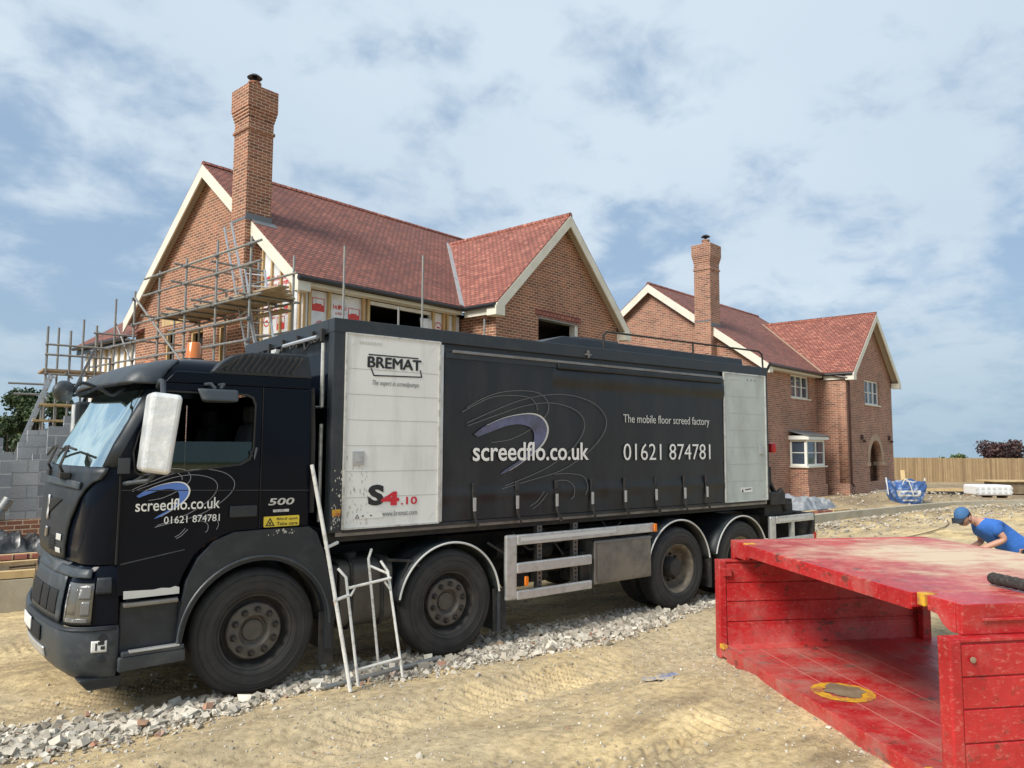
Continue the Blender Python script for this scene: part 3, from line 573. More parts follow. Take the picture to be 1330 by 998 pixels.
for i, b in enumerate((.34, .72, 1.12, 1.52, 1.92)): MB().box(.245, .297, b-.03, b+.03, Z01, rake(b, .3)).build('batten', 'timber' if i else 'batten', H1)
def prints(par, plane, t, u0, u1, v0, v1, n, seed):
    """faded red maker's marks on the foil: frames, rings and rows of unreadable strokes"""
    rr = random.Random(str(seed)); mb = MB()
    def bx(a, b, c, d):
        if plane == 'XZ': mb.box(a, b, t-.004, t, c, d)
        else: mb.box(t-.004, t, a, b, c, d)
    bx0_ = bx
    for i in range(n):
        u = rr.uniform(u0, u1-.3); v = rr.uniform(v0, v1-.25); kind = rr.choice((0, 1, 1, 2))
        if isinstance(seed, tuple) : u, v, kind = seed[i]
        K = 1.35; bx = lambda a, b, c, d, u=u, v=v: bx0_(u+(a-u)*K, u+(b-u)*K, v+(c-v)*K, v+(d-v)*K)
        if kind == 0:
            bx(u, u+.24, v, v+.11); bx(u, u+.012, v+.11, v+.21); bx(u+.228, u+.24, v+.11, v+.21); bx(u, u+.24, v+.21, v+.222); bx(u+.06, u+.18, v+.11, v+.13)
        elif kind == 1:
            for j in range(9):
                h_ = rr.uniform(.05, .09); bx(u+j*.032, u+j*.032+.013, v+.12, v+.12+h_)
                if rr.random() < .6: bx(u+j*.032+.013, u+j*.032+.028, v+.12+rr.uniform(0, .06), v+.13+.06)
            for j in range(6): bx(u+.05+j*.026, u+.05+j*.026+.010, v+.03, v+.03+rr.uniform(.03, .055))
        else:
            for j in range(16):
                a = 2*math.pi*j/16; cu, cv = u+.12+.09*math.cos(a), v+.1+.09*math.sin(a); bx(cu-.012, cu+.012, cv-.012, cv+.012)
            bx(u+.08, u+.16, v+.08, v+.11)
    return mb.build('red_print', 'print_red', par)
prints(H1, 'YZ', .298, .40, 2.0, 3.6, 6.3, 16, 3)
# front wall: timber studs and foil membrane round a big opening
op = (2.20, 4.16)
fw = plate('membrane_wall', 'membrane', H1, [rect(.30, E1+.2, Z01, ZE1-.22), rect(op[0], op[1], 3.9, ZE1-.30), rect(1.0, 3.8, .7, 2.8)], 'XZ', .36, .5)
for i, a in enumerate((.36, .50, 1.02, 1.98, 2.12, 4.22, 4.60, 4.72, 4.98)): MB().box(a-.035, a+.035, .28, .357, 2.9, ZE1-.22).build('stud', 'timber' if i % 3 else 'batten', H1)
MB().box(.30, E1+.1, .27, .355, 2.75, 2.9).build('lintel_beam', 'timber', H1)
prints(H1, 'XZ', .357, 0, 0, 0, 0, 6, ((.60, 5.10, 0), (1.16, 5.05, 1), (1.58, 5.0, 0), (.66, 4.62, 2), (1.62, 4.5, 2), (1.12, 4.45, 1))); prints(H1, 'XZ', .357, 0, 0, 0, 0, 3, ((4.28, 5.05, 2), (4.30, 4.6, 1), (4.66, 4.75, 1)))
# loose foil flapping at the opening's edge
fl = MB(); fl.grid(lambda u, v: (3.75+.45*u*(1-.35*v)+.05*math.sin(v*7), .30+.03*math.sin(u*9+v*4), 5.35-1.15*v), 8, 10).build('loose_foil', 'membrane', H1, smooth='all', solid=.006)
# gable wing walls
gw0, gw1 = E1+.30, e21-.30; gb = -GP1+.30; gk = (GR1-ZE1)/(GW1/2)
gz = lambda a, off=.13: ZE1+gk*(min(a-E1, e21-a))-off
wo = (7.06, 9.0, 4.1, 5.70)
plate('gable_wall', 'brick', H1, [[(gw0, Z01), (gw1, Z01), (gw1, gz(gw1)), (mid1, gz(mid1)), (gw0, gz(gw0))], rect(*wo), rect(7.0, 9.2, .8, 2.9)], 'XZ', gb, gb+.3)
MB().box(gw0, gw0+.25, gb+.3, .45, Z01, ZE1-.25).build('side_wall', 'brick', H1); MB().box(gw1-.25, gw1, gb+.3, .45, Z01, ZE1-.25).build('side_wall', 'brick', H1)
MB().box(e21-.55, e21-.3, .45, W1-.3, Z01, ZE1-.2).build('side_wall', 'brick', H1); MB().box(.5, e21-.55, W1-.55, W1-.3, Z01, ZE1-.2).build('rear_wall', 'brick', H1)
sol = MB()
for i in range(int((wo[1]-wo[0]+.3)/.075)): a = wo[0]-.15+i*.075; sol.box(a+.005, a+.070, gb-.004, gb+.1, wo[3], wo[3]+.22)
sol.build('brick_arch', 'tile_red', H1); MB().box(wo[0], wo[1], gb+.02, gb+.25, wo[3]-.05, wo[3]-.001).build('lintel', 'steel', H1)
MB().box(wo[1]-.16, wo[1]-.002, gb+.06, gb+.26, wo[2], wo[3]-.05).build('window_jamb', 'white_steel', H1)
MB().box(.6, e21-.6, .6, W1-.6, 2.9, 3.1).build('floor', 'dark', H1); MB().box(.6, e21-.6, 3.2, 3.3, Z01, ZE1-.1).box(E1+.6, e21-.6, .5, .6, 3.1, ZE1-.05).box(.6, e21-.6, .62, 3.2, ZE1-.12, ZE1-.08).box(E1+.56, e21-.56, gb+.31, .60, ZE1-.068, ZE1-.03).build('dark_backdrop', 'dark', H1)  # near-black backdrop boxes, added to keep sky light out of the openings
chimney(H1, -.15, .50, 2.05, 2.72, Z01, 9.86, 10.63)
ld = MB(); ld.box(-.162, -.151, 2.04, 2.73, 7.36, 7.42).box(-.158, .52, 2.035, 2.047, rake(2.05, 0)-.03, rake(2.05, 0)+.13); slab(ld, [(.0, 1.86, ZE1+k1*1.86+.012), (.60, 1.86, ZE1+k1*1.86+.012), (.60, 2.05, ZE1+k1*2.05+.012), (.0, 2.05, ZE1+k1*2.05+.012)], .01)
ld.build('lead_flashing', 'lead', H1)
# lower rear wing seen past the gable
rw = MB(); slab(rw, [(.0, W1-.9, 5.30), (0, 13.2, 5.30), (3.2, 13.2, 7.5), (3.2, W1-.9, 7.5)], .09); slab(rw, [(6.4, W1-.9, 5.30), (6.4, 13.2, 5.30), (3.2, 13.2, 7.5), (3.2, W1-.9, 7.5)], .09); rw.build('roof', 'tile', H1)
MB().tube([(-.05, W1-.3, 5.2), (-.05, 13.2, 5.2)], .06, 8).build('gutter', 'gutter', H1, smooth=True); MB().box(.05, .08, W1-.28, 13.2, 5.0, 5.2).build('eaves_board', 'gutter', H1)
MB().box(.28, .45, W1-.28, 13.1, Z01, 5.15).build('membrane_wall', 'membrane', H1)
for i in range(8): MB().box(.22, .277, W1-.1+i*.5, W1-.04+i*.5, Z01, 5.1).build('batten', 'timber', H1)
# ---- far house, finished
W2, ZE2, ZR2, E2, GP2, GW2, GR2, Z02 = 10.186, 5.183, 8.85, 5.35, 1.221, 6.516, 8.024, .05
H2, k2, mid2, e22, bs2 = house('brick_house', 'far finished red brick house with arched porch, white windows and bay', (21.635, 9.101, 0), .1662, W2, ZE2, ZR2, 11.9, E2, GP2, GW2, GR2, Z02, 'tile', 'brick_far', hip=1.4)
rk2 = lambda b, off=.12: min(ZE2+k2*b, ZE2+k2*(W2-b))-off; B2 = 'brick_far'
plate('gable_wall', B2, H2, [[(.35, Z02), (W2-.3, Z02), (W2-.3, rk2(W2-.3)), (W2/2, rk2(W2/2)), (.35, rk2(.35, .2))]], 'YZ', .25, .5)
uw = (2.82, 4.72, 4.06, 4.98)
plate('front_wall', B2, H2, [rect(.25, E2+.1, Z02, ZE2-.12), rect(*uw), rect(2.7, 4.3, 1.40, 2.36)], 'XZ', .35, .6)
window(H2, *uw, .42, 3)
gb2 = -GP2+.35; g20, g21 = E2+.1, e22-.25; gk2 = (GR2-ZE2)/(GW2/2); gz2 = lambda a, off=.13: ZE2+gk2*(min(a-E2, e22-a))-off
ca, cr_, zsp = 9.0, .86, 1.45
arch = lambda r, z0: [(ca-r, z0)]+[(ca+r*math.cos(R(180-a)), zsp+r*1.12*math.sin(R(180-a))) for a in range(0, 181, 12)]+[(ca+r, z0)]
uw2 = (7.78, 9.80, 3.97, 5.03)
plate('gable_wall', B2, H2, [[(g20, Z02), (g21, Z02), (g21, gz2(g21)), (mid2, gz2(mid2)), (g20, gz2(g20))], rect(*uw2), arch(cr_, .2)], 'XZ', gb2, gb2+.35)
window(H2, *uw2, gb2+.07, 3, curtains=True)
plate('stone_surround', 'stone', H2, [[(ca-cr_-.22, zsp)]+arch(cr_+.22, zsp)[1:-1]+[(ca+cr_+.22, zsp)]+[(ca+cr_+.003, zsp)]+arch(cr_+.003, zsp)[1:-1][::-1]+[(ca-cr_-.003, zsp)]], 'XZ', gb2-.025, gb2+.2)
MB().box(ca-cr_-.30, ca-cr_+.02, gb2-.05, gb2+.37, zsp-.17, zsp-.003).box(ca+cr_-.02, ca+cr_+.40, gb2-.05, gb2+.37, zsp-.17, zsp-.003).build('impost_stone', 'stone', H2, bevel=.01)
MB().box(ca-.10, ca+.10, gb2-.05, gb2+.1, zsp+cr_*1.12-.02, zsp+cr_*1.12+.30).build('keystone', 'stone', H2)
pw = MB().box(ca-1.3, ca-cr_-.1, gb2+.35, gb2+1.6, Z02, 3).box(ca+cr_+.1, ca+1.3, gb2+.35, gb2+1.6, Z02, 3).box(ca-1.3, ca+1.3, gb2+1.6, gb2+1.75, Z02, 3).box(ca-1.3, ca+1.3, gb2+.35, gb2+1.75, 3, 3.1); pw.build('porch_wall', 'brick_far', H2)
dr = MB().box(ca-.5, ca+.5, gb2+1.53, gb2+1.597, .25, 2.3).build('door', 'dark_pipe', H2); MB().tube([(ca+.38, gb2+1.50, 1.2), (ca+.38, gb2+1.50, 1.35)], .015).build('door_handle', 'alu', dr)
MB().box(ca-1.0, ca+1.0, gb2-.35, gb2+1.5, Z02, .20).build('door_step', 'slab', H2, bevel=.01)
MB().box(g20, g20+.25, gb2+.35, .35, Z02, ZE2-.25).build('side_wall', B2, H2); MB().box(g21-.25, g21, gb2+.35, W2-.3, Z02, ZE2-.2).build('side_wall', B2, H2); MB().box(.5, g21-.25, W2-.55, W2-.3, Z02, ZE2-.2).build('rear_wall', B2, H2)
pl_ = MB().box(g20-.03, g21+.03, gb2-.035, gb2-.001, Z02, .62).box(g20-.035, g20-.001, gb2-.035, .35, Z02, .62); pl_.build('plinth', B2, H2)
for a in (7.12, 10.92):
    MB().box(a-.06, a+.06, gb2-.10, gb2-.0, 2.42, 2.62).lathe([(.0, 0), (.05, .0), (.075, .08), (.02, .12), (0, .12)], (a, gb2-.14, 2.30), 'Z', 10).build('wall_lamp', 'dark_pipe', H2)
# bay window
b0, b1_, bb_ = 2.58, 4.42, -.32
MB().box(b0, b1_, bb_, .35, Z02, 1.30).box(b0-.06, b1_+.06, bb_-.05, .345, Z02, .62).build('bay_wall', B2, H2)
bw = MB(); t = .09
bw.box(b0, b1_, bb_+.02, bb_+.11, 1.36, 1.44).box(b0, b1_, bb_+.02, bb_+.11, 2.30, 2.38)
for a in (b0, 3.46, b1_-t): bw.box(a, a+t, bb_+.017, bb_+.113, 1.44, 2.30)
for a0, a1 in ((b0+t, 3.46), (3.55, b1_-t)): bw.box(a0, a1, bb_+.04, bb_+.08, 1.86, 1.89)
for s in (b0, b1_-t): bw.box(s, s+t, bb_+.113, .345, 1.36, 1.44).box(s, s+t, bb_+.113, .345, 2.30, 2.38).box(s, s+t, .28, .345, 1.44, 2.30).box(s+.03, s+.06, bb_+.113, .28, 1.86, 1.89)
f = bw.build('bay_window', 'white_frame', H2); MB().box(b0+.03, b1_-.03, bb_+.055, bb_+.065, 1.4, 2.35).box(b0+.035, b0+.045, bb_+.07, .34, 1.4, 2.35).box(b1_-.045, b1_-.035, bb_+.07, .34, 1.4, 2.35).build('pane', 'glassw', f)
MB().box(b0-.08, b1_+.08, bb_-.07, .345, 1.302, 1.357).build('sill', 'verge', f); MB().box(b0-.13, b1_+.13, bb_-.12, .345, 2.383, 2.53).build('bay_fascia', 'white_frame', H2)
rb = MB(); slab(rb, [(b0-.16, bb_-.15, 2.54), (b1_+.16, bb_-.15, 2.54), (b1_+.16, .345, 2.75), (b0-.16, .345, 2.75)], .04); rb.build('bay_roof', 'lead', H2)
MB().tube([(E2-.05, -.3, ZE2-.1), (E2-.02, gb2-.10, ZE2-.25), (E2+.25, gb2-.07, ZE2-.45), (E2+.25, gb2-.07, .65), (E2+.35, gb2-.12, .5), (E2+.27, gb2-.10, .2)], .045, 8).build('downpipe', 'dark_pipe', H2, smooth=True)
MB().tube([(-.05, -.05, ZE2-.1), (-.02, .1, ZE2-.35), (.22, .28, ZE2-.5), (.22, .28, .3)], .045, 8).build('downpipe', 'gutter', H2, smooth=True)
chimney(H2, -.20, .55, 2.17, 2.86, Z02, 9.28, 9.98, B2)
MB().box(-.212, -.201, 2.16, 2.87, 6.93, 6.98).box(-.21, .57, 2.155, 2.167, rk2(2.17, 0)-.03, rk2(2.17, 0)+.12).build('lead_flashing', 'lead', H2)
MB().box(-1.0, 13.5, -2.9, 9.5, -.3, .045).build('foundation_slab', 'slab', H2)

# ------------------------------------------------------------------ lorry
T = empty('lorry', 'black and dark grey four-axle screed lorry parked on the crushed concrete strip', 'lorry', (0, 0, 0))
YC = 1.25
def front_curve(xs, ys, xc, yc, xm, n1=10, n2=8):
    pts = []
    for i in range(n1+1):
        t = i/n1; k = (1-t)**2, 2*t*(1-t), t*t; px = xc+(xs-xc)*.08; pts.append((k[0]*xs+k[1]*px+k[2]*xc, k[0]*ys+k[1]*(ys+.015)+k[2]*yc))
    for i in range(1, n2+1):
        y = yc+(YC-yc)*i/n2; pts.append((xm+(xc-xm)*((YC-y)/(YC-yc))**2, y))
    return pts
def full(p): return p+[(x, 2*YC-y) for x, y in p[-2::-1]]
def loft(secs, i0=0, i1=None, off=0, both=True):
    """secs: (z, xs, ys, xc, yc, xm); point range i0..i1 of the half outline (mirrored when both)"""
    rows = []
    for z, xs, ys, xc, yc, xm in secs:
        p = front_curve(xs, ys, xc, yc, xm); p = full(p) if both else p; p = p[i0:i1] if i1 else p[i0:]
        q = []
        for k, (x, y) in enumerate(p):
            a, b = p[max(k-1, 0)], p[min(k+1, len(p)-1)]; tx, ty = b[0]-a[0], b[1]-a[1]; L = math.hypot(tx, ty) or 1
            q.append((x-ty/L*off, y+tx/L*off, z))
        rows.append(q)
    return rows
def skin(mb, rows, close=False):
    n = len(rows[0]); o = len(mb.v); mb.v += [p for r in rows for p in r]
    for j in range(len(rows)-1):
        for i in range(n-1 if not close else n): mb.f.append((o+j*n+i, o+j*n+(i+1)%n, o+(j+1)*n+(i+1)%n, o+(j+1)*n+i))
    return mb
def lerp(a, b, t): return tuple(x+(y-x)*t for x, y in zip(a, b))
def secat(secs, z):
    for a, b in zip(secs, secs[1:]):
        lo, hi = min(a[0], b[0]), max(a[0], b[0])
        if lo <= z <= hi: return lerp(a, b, (z-a[0])/(b[0]-a[0]) if b[0] != a[0] else 0)
    return secs[-1]
S_up = [(1.19, -1.085, .03, -1.31, .30, -1.42), (1.30, -1.09, .012, -1.325, .29, -1.43), (1.70, -1.10, .003, -1.315, .28, -1.41), (1.93, -1.095, .006, -1.27, .27, -1.37)]
S_ws = [(1.93, -1.095, .006, -1.27, .27, -1.37), (2.10, -1.03, .012, -1.20, .27, -1.30), (2.32, -.925, .022, -1.08, .27, -1.19), (2.54, -.82, .035, -.965, .27, -1.08)]
S_rf = [(2.54, -.82, .035, -.965, .27, -1.08), (2.66, -.77, .05, -.92, .29, -1.03), (2.74, -.71, .09, -.86, .33, -.97), (2.80, -.62, .17, -.77, .40, -.86), (2.835, -.50, .30, -.62, .50, -.70)]
S_lo = [(.74, -1.06, .0, -1.385, .24, -1.485), (.90, -1.06, .0, -1.375, .23, -1.475), (1.05, -1.065, .005, -1.35, .24, -1.45), (1.13, -1.07, .015, -1.325, .26, -1.42), (1.185, -1.08, .04, -1.28, .30, -1.36)]
S_bp = [(.315, -1.05, .16, -1.22, .42, -1.32), (.36, -1.05, .06, -1.33, .34, -1.42), (.44, -1.05, .01, -1.39, .30, -1.48), (.58, -1.05, -.005, -1.41, .26, -1.51), (.70, -1.05, -.005, -1.41, .25, -1.51), (.735, -1.055, .0, -1.39, .25, -1.49)]
cabm = MB(); skin(cabm, loft(S_up)); skin(cabm, loft(S_lo))
# lower closing sheets
cabm.box(-1.0, .42, .05, 2.45, 1.18, 1.22)
cab = cabm.build('cab_front', 'paint', T, smooth=True)
# grille panel in worn plastic over the centre
def vpanel():
    rows = []
    for z, f0 in ((1.20, 11.6), (1.30, 11.4), (1.42, 11.2), (1.52, 10.8), (1.60, 10.2), (1.68, 9.0), (1.76, 7.2), (1.81, 5.5), (1.84, 3.4), (1.88, 2.6), (1.925, 2.2)):
        p = full(front_curve(*secat(S_up, z)[1:])); n_ = len(p)-1; q = []
        for k in range(33):
            f = f0+(n_-2*f0)*k/32; a = min(int(f), n_-1); t = f-a; x = p[a][0]+(p[a+1][0]-p[a][0])*t; y = p[a][1]+(p[a+1][1]-p[a][1])*t; tx, ty = p[a+1][0]-p[a][0], p[a+1][1]-p[a][1]; L = math.hypot(tx, ty)
            q.append((x-ty/L*.016, y+tx/L*.016, z))
        rows.append(q)
    return rows
skin(MB(), vpanel()).build('grille_panel', 'plastic', T, smooth=True, solid=.016)
def patch(secs, z0, z1, i0, i1, off, mat, name, par, nz=6, both=False, top=None, solid=.012, **k):
    """a raised patch following the cab skin; i0..i1 in half-outline index (floats allowed)"""
    rows = []
    nn = 12
    for j in range(nz+1):
        q = []
        for i in range(nn+1):
            t = i/nn; f = i0+(i1-i0)*t; zz_ = z0+(z1-z0)*j/nz
            if top: zz_ = top(t, j/nz)
            s = secat(secs, zz_); p = front_curve(*s[1:]); a = int(min(f, len(p)-1.001)); fr = f-a; x = p[a][0]+(p[a+1][0]-p[a][0])*fr; y = p[a][1]+(p[a+1][1]-p[a][1])*fr
            tx, ty = p[a+1][0]-p[a][0], p[a+1][1]-p[a][1]; L = math.hypot(tx, ty); q.append((x-ty/L*off, y+tx/L*off, zz_))
        rows.append(q)
    mb = skin(MB(), rows); return mb.build(name, mat, par, smooth=True, solid=solid, **k)
# windscreen, pillars, visor
skin(MB(), loft(S_ws, 3, -3, off=.002)).build('windscreen', 'windscreen', T, smooth='all')
ap = MB(); skin(ap, [r[:5] for r in loft(S_ws)]); skin(ap, [r[-5:] for r in loft(S_ws)]); ap.build('windscreen_pillar', 'plastic', T, smooth=True, solid=.03)
ws = bpy.data.objects['windscreen']
# cab roof: front dome, sides and back
rf = MB(); rows = []
for z, xs, ys, xc, yc, xm in S_rf:
    f = full(front_curve(xs, ys, xc, yc, xm)); rows.append([(x, y, z) for x, y in [(.42, ys)]+f+[(.42, 2*YC-ys)]])
skin(rf, rows); o = len(rf.v); rf.v += rows[-1]; rf.f.append(tuple(o+i for i in range(len(rows[-1]))))
rf.build('cab_roof', 'paint', T, smooth=True)
# black band under the roof edge where the visor hangs
def vis_rows():
    rows = []
    prof = [(2.585, .155), (2.60, .165), (2.70, .135), (2.775, .06), (2.80, -.02)]
    for z, off in prof:
        s = secat(S_rf, min(z, 2.79)); p = full(front_curve(*s[1:]))[1:-1]; q = []
        for k, (x, y) in enumerate(p):
            a, b = p[max(k-1, 0)], p[min(k+1, len(p)-1)]; tx, ty = b[0]-a[0], b[1]-a[1]; L = math.hypot(tx, ty); e = min(1, min(k, len(p)-1-k)/5+.12)
            q.append((x+ty/L*-off*e*-1*-1, y-tx/L*-off*e*-1*-1, z+(.0 if e > .9 else 0)))
        rows.append(q)
    return rows
vr = vis_rows()
# (outward normal of the outline is (-x); make sure the visor sticks out)
if vr[0][len(vr[0])//2][0] > -1.08: vr = [[(2*c[0]-a[0], 2*c[1]-a[1], a[2]) for a, c in zip(r, [(x, y) for x, y in full(front_curve(*secat(S_rf, min(r[0][2], 2.79))[1:]))[1:-1]])] for r in vr]
skin(MB(), vr).build('sun_visor', 'plastic_grey', T, smooth='all', solid=.02)
# door side with window hole
door_out = [(-1.078, .955), (-.64, .955), (-.60, 1.08), (-.52, 1.22), (-.40, 1.33), (-.22, 1.385), (-.012, 1.385), (-.012, 2.60), (-.80, 2.60), (-.835, 2.555), (-1.088, 2.03), (-1.092, 1.93), (-1.08, 1.2)]
win = [(-.985, 1.90), (-.93, 1.865), (-.55, 1.90), (-.19, 1.945), (-.11, 1.99), (-.082, 2.07), (-.075, 2.44), (-.10, 2.50), (-.16, 2.525), (-.80, 2.525), (-.83, 2.50), (-.965, 2.20), (-1.0, 2.05)]
for yy, s in ((0, 1), (2.5, -1)):
    dr = plate('door', 'paint', T, [door_out, win], 'XZ', yy-.004*s, yy+.035*s, bevel=.006)
    rub = plate('window_seal', 'rubber', dr, [[(a*1.0+(-.012 if a < -.5 else .012), b+(.012 if b > 2.2 else -.012)) for a, b in win], win], 'XZ', yy-.008*s, yy+.03*s)
    if s < 0: plate('window_glass', 'glassw', dr, [win], 'XZ', yy-.018, yy-.012)  # opaque far pane; darkness of the cab inside put into its colour
    gl = None if s < 0 else plate('window_glass', 'side_glass', dr, [[(-1.0, 1.9), (-.93, 1.86), (-.55, 1.895), (-.19, 1.94), (-.10, 1.99), (-.078, 2.07), (-.075, 2.13), (-.975, 2.13)]], 'XZ', yy+.012*s, yy+.018*s)
    plate('side_panel', 'paint', T, [[(.0, 1.39), (.425, 1.39), (.43, 1.5), (.415, 2.60), (.0, 2.60)]], 'XZ', yy-.003*s, yy+.035*s, bevel=.006)
    plate('roof_rail', 'paint', T, [[(-.80, 2.603), (.42, 2.603), (.42, 2.70), (-.72, 2.70)]], 'XZ', yy+.0*s, yy+.06*s, bevel=.01)
    # grey plastic corner between door and bumper, steps
    if s > 0:
        D1 = dr
        MB().box(-.262, -.035, -.030, -.006, 1.500, 1.595).build('door_handle', 'plastic', dr, bevel=.008)
        h_ = bpy.data.objects['door_handle']; MB().box(-.235, -.085, -.040, -.031, 1.525, 1.572).build('grip', 'plastic_grey', h_, bevel=.004)
        plate('door_trim', 'white_trim', dr, [[(-1.03, .925), (-.63, .925), (-.63, .975), (-.66, .985), (-.70, .975), (-.76, .982), (-.82, .975), (-1.03, .985)]], 'XZ', -.012, -.006)
        plate('crease_line', 'plastic_grey', dr, [[(-1.06, 1.185), (-.60, 1.262), (-.60, 1.270), (-1.06, 1.193)]], 'XZ', -.007, -.003)
        plate('crease_line', 'plastic', dr, [[(-1.09, 1.748), (.43, 1.70), (.43, 1.708), (-1.09, 1.756)]], 'XZ', -.007, -.0035)
rw_ = MB().box(.40, .43, .0, 2.5, 1.2, 2.62).build('cab_rear_wall', 'paint', T)
MB().box(-1.05, -.86, .1, 2.4, 1.5, 1.86).box(-1.2, -1.0, .25, 2.25, 1.7, 1.90).build('dashboard', 'plastic', T, bevel=.04)
for y0 in (.28, 1.62):
    st = MB().box(-.52, -.05, y0, y0+.52, 1.35, 1.70).build('seat', 'fabric_seat', T, bevel=.05, segs=3)
    bk = MB(); bk.beam((-.10, y0+.26, 1.62), (.06, y0+.26, 2.28), .13, .50, up=(1, 0, 0)); b_ = MB().hexa([(-.16, y0+.02, 1.65), (.0, y0+.02, 1.65), (.0, y0+.50, 1.65), (-.16, y0+.50, 1.65)], [(.02, y0+.06, 2.30), (.13, y0+.06, 2.30), (.13, y0+.46, 2.30), (.02, y0+.46, 2.30)]); b_.build('seat_back', 'fabric_seat', st, bevel=.05, segs=3)
    MB().box(.03, .12, y0+.13, y0+.39, 2.30, 2.46).build('headrest', 'fabric_seat', st, bevel=.03)
MB().lathe([(.20, -.012), (.212, 0), (.20, .012), (.188, 0)], (-.78, 1.9, 1.92), 'X', 24, closed=True).build('steering_wheel', 'rubber', T, smooth=True)
MB().grid(lambda u, v: (-.98+.16*v+.0+.10*abs(u-.5)*1.2, .22+2.06*u, 2.30+.24*v-.05*math.cos((u-.5)*math.pi)), 20, 4).build('sun_blind', 'dark', T, smooth='all', solid=.01)
# papers and stickers behind the windscreen
for i in range(9):
    y = .35+.22*(i % 3)+.06*(i//3); z = 2.0+.13*(i//3); s = secat(S_ws, z); x = s[3]+.10
    MB().hexa([(x, y, z), (x+.01, y, z), (x+.01, y+.13, z+.02), (x, y+.13, z+.02)], [(x+.07, y, z+.10), (x+.08, y, z+.10), (x+.08, y+.13, z+.11), (x+.07, y+.13, z+.11)]).build('paper', 'plate', T)
# lower front: bumper, headlamps, painted shade for the grille openings
bp = MB(); skin(bp, loft(S_bp)); bmp = bp.build('bumper', 'plastic_grey', T, smooth=True, solid=.03)
MB().box(-1.04, .42, .25, 2.25, .45, .50).box(-1.0, -.9, .04, 2.46, .75, 1.18).build('underbody', 'chassis', T)
sh = MB(); sh.hexa([(-1.44, .55, 1.10), (-1.30, .42, 1.10), (-1.30, 2.08, 1.10), (-1.44, 1.95, 1.10)], [(-1.42, .62, 1.185), (-1.28, .42, 1.20), (-1.28, 2.08, 1.20), (-1.42, 1.88, 1.185)]); sh.build('bumper_shelf', 'plastic_grey', T, bevel=.02)
patch(S_lo, .75, 1.12, 10.4, 18, .014, 'plastic_grey', 'grille_surround', T)
for z0, z1, i0, i1 in ((.80, .98, 11.2, 12.6), (.80, .98, 12.9, 14.4), (.80, .98, 14.7, 17.9), (.56, .68, 13, 17.8)):
    patch(S_lo if z0 > .7 else S_bp, z0, z1, i0, i1, .024, 'dark', 'grille_shade', T, solid=.006)  # near-black patch on the skin; shade of the opening put into its colour
hl = patch(S_lo, .76, 1.06, 3.4, 9.2, .012, 'lens_dark', 'headlight', T, solid=.012)
# curved three-light lamp: bright bar shapes behind one lens
patch(S_lo, .775, 1.045, 8.6, 8.95, .020, 'lens', 'lens_bar', hl, solid=.004); patch(S_lo, .775, .805, 3.9, 8.5, .020, 'lens', 'lens_bar', hl, solid=.004)
patch(S_lo, .945, 1.045, 3.8, 5.9, .020, 'lens', 'reflector', hl, solid=.004); patch(S_lo, .825, .93, 3.8, 5.2, .020, 'lens', 'reflector', hl, solid=.004); patch(S_lo, .83, 1.03, 6.3, 8.3, .017, 'lens_dark', 'bowl', hl, solid=.004)
patch(S_lo, .98, 1.10, .9, 3.1, .012, 'plastic', 'lamp_cover', T, solid=.01)
MB().lathe([(0, 0), (.028, 0), (.028, .02), (0, .02)], (-1.16, -.02, .66), 'Y', 14).lathe([(0, 0), (.020, 0), (.020, .02), (0, .02)], (-1.09, -.02, .61), 'Y', 14).lathe([(0, 0), (.024, 0), (.024, .02), (0, .02)], (-1.16, -.02, .50), 'Y', 14).build('bumper_bolt', 'plastic', bmp, smooth=True)
patch(S_bp, .555, .64, 1.2, 3.0, .022, 'plate', 'torn_sticker', bmp, solid=.002); patch(S_bp, .575, .60, 1.4, 1.9, .026, 'black_ink', 'sticker_mark', bmp, solid=.001); patch(S_bp, .57, .625, 2.3, 2.5, .026, 'black_ink', 'sticker_mark', bmp, solid=.001); patch(S_bp, .61, .635, 1.5, 2.2, .026, 'black_ink', 'sticker_mark', bmp, solid=.001)
patch(S_bp, .44, .52, 12.4, 17.9, .020, 'guard', 'bumper_lip', T); MB().hexa([(-1.22, .10, .25), (-1.0, .10, .25), (-1.0, .8, .25), (-1.26, .8, .25)], [(-1.30, .06, .35), (-1.0, .04, .35), (-1.0, .8, .35), (-1.34, .8, .35)]).build('under_spoiler', 'plastic', T, bevel=.02)
patch(S_bp, .715, .745, 0.2, 17.9, .026, 'plastic', 'bumper_ledge', T); patch(S_lo, 1.10, 1.16, 4.0, 17.9, .030, 'plastic_grey', 'hood_ledge', T)
pn = patch(S_bp, .60, .70, 15.2, 18, .035, 'plate', 'number_plate', bmp, solid=.01)
text('plate_lettering', 'EU16', 'black_ink', bmp, (1.02, 1.22, .62, .68), 'YZ', -1.552)
bpy.data.objects['plate_lettering'].data.transform(Matrix.Scale(-1, 4, (0, 1, 0))); bpy.data.objects['plate_lettering'].data.transform(Matrix.Translation((0, 2.24, 0)))
bpy.data.objects.remove(bpy.data.objects['plate_lettering'])      # the digits cannot be read in the photograph
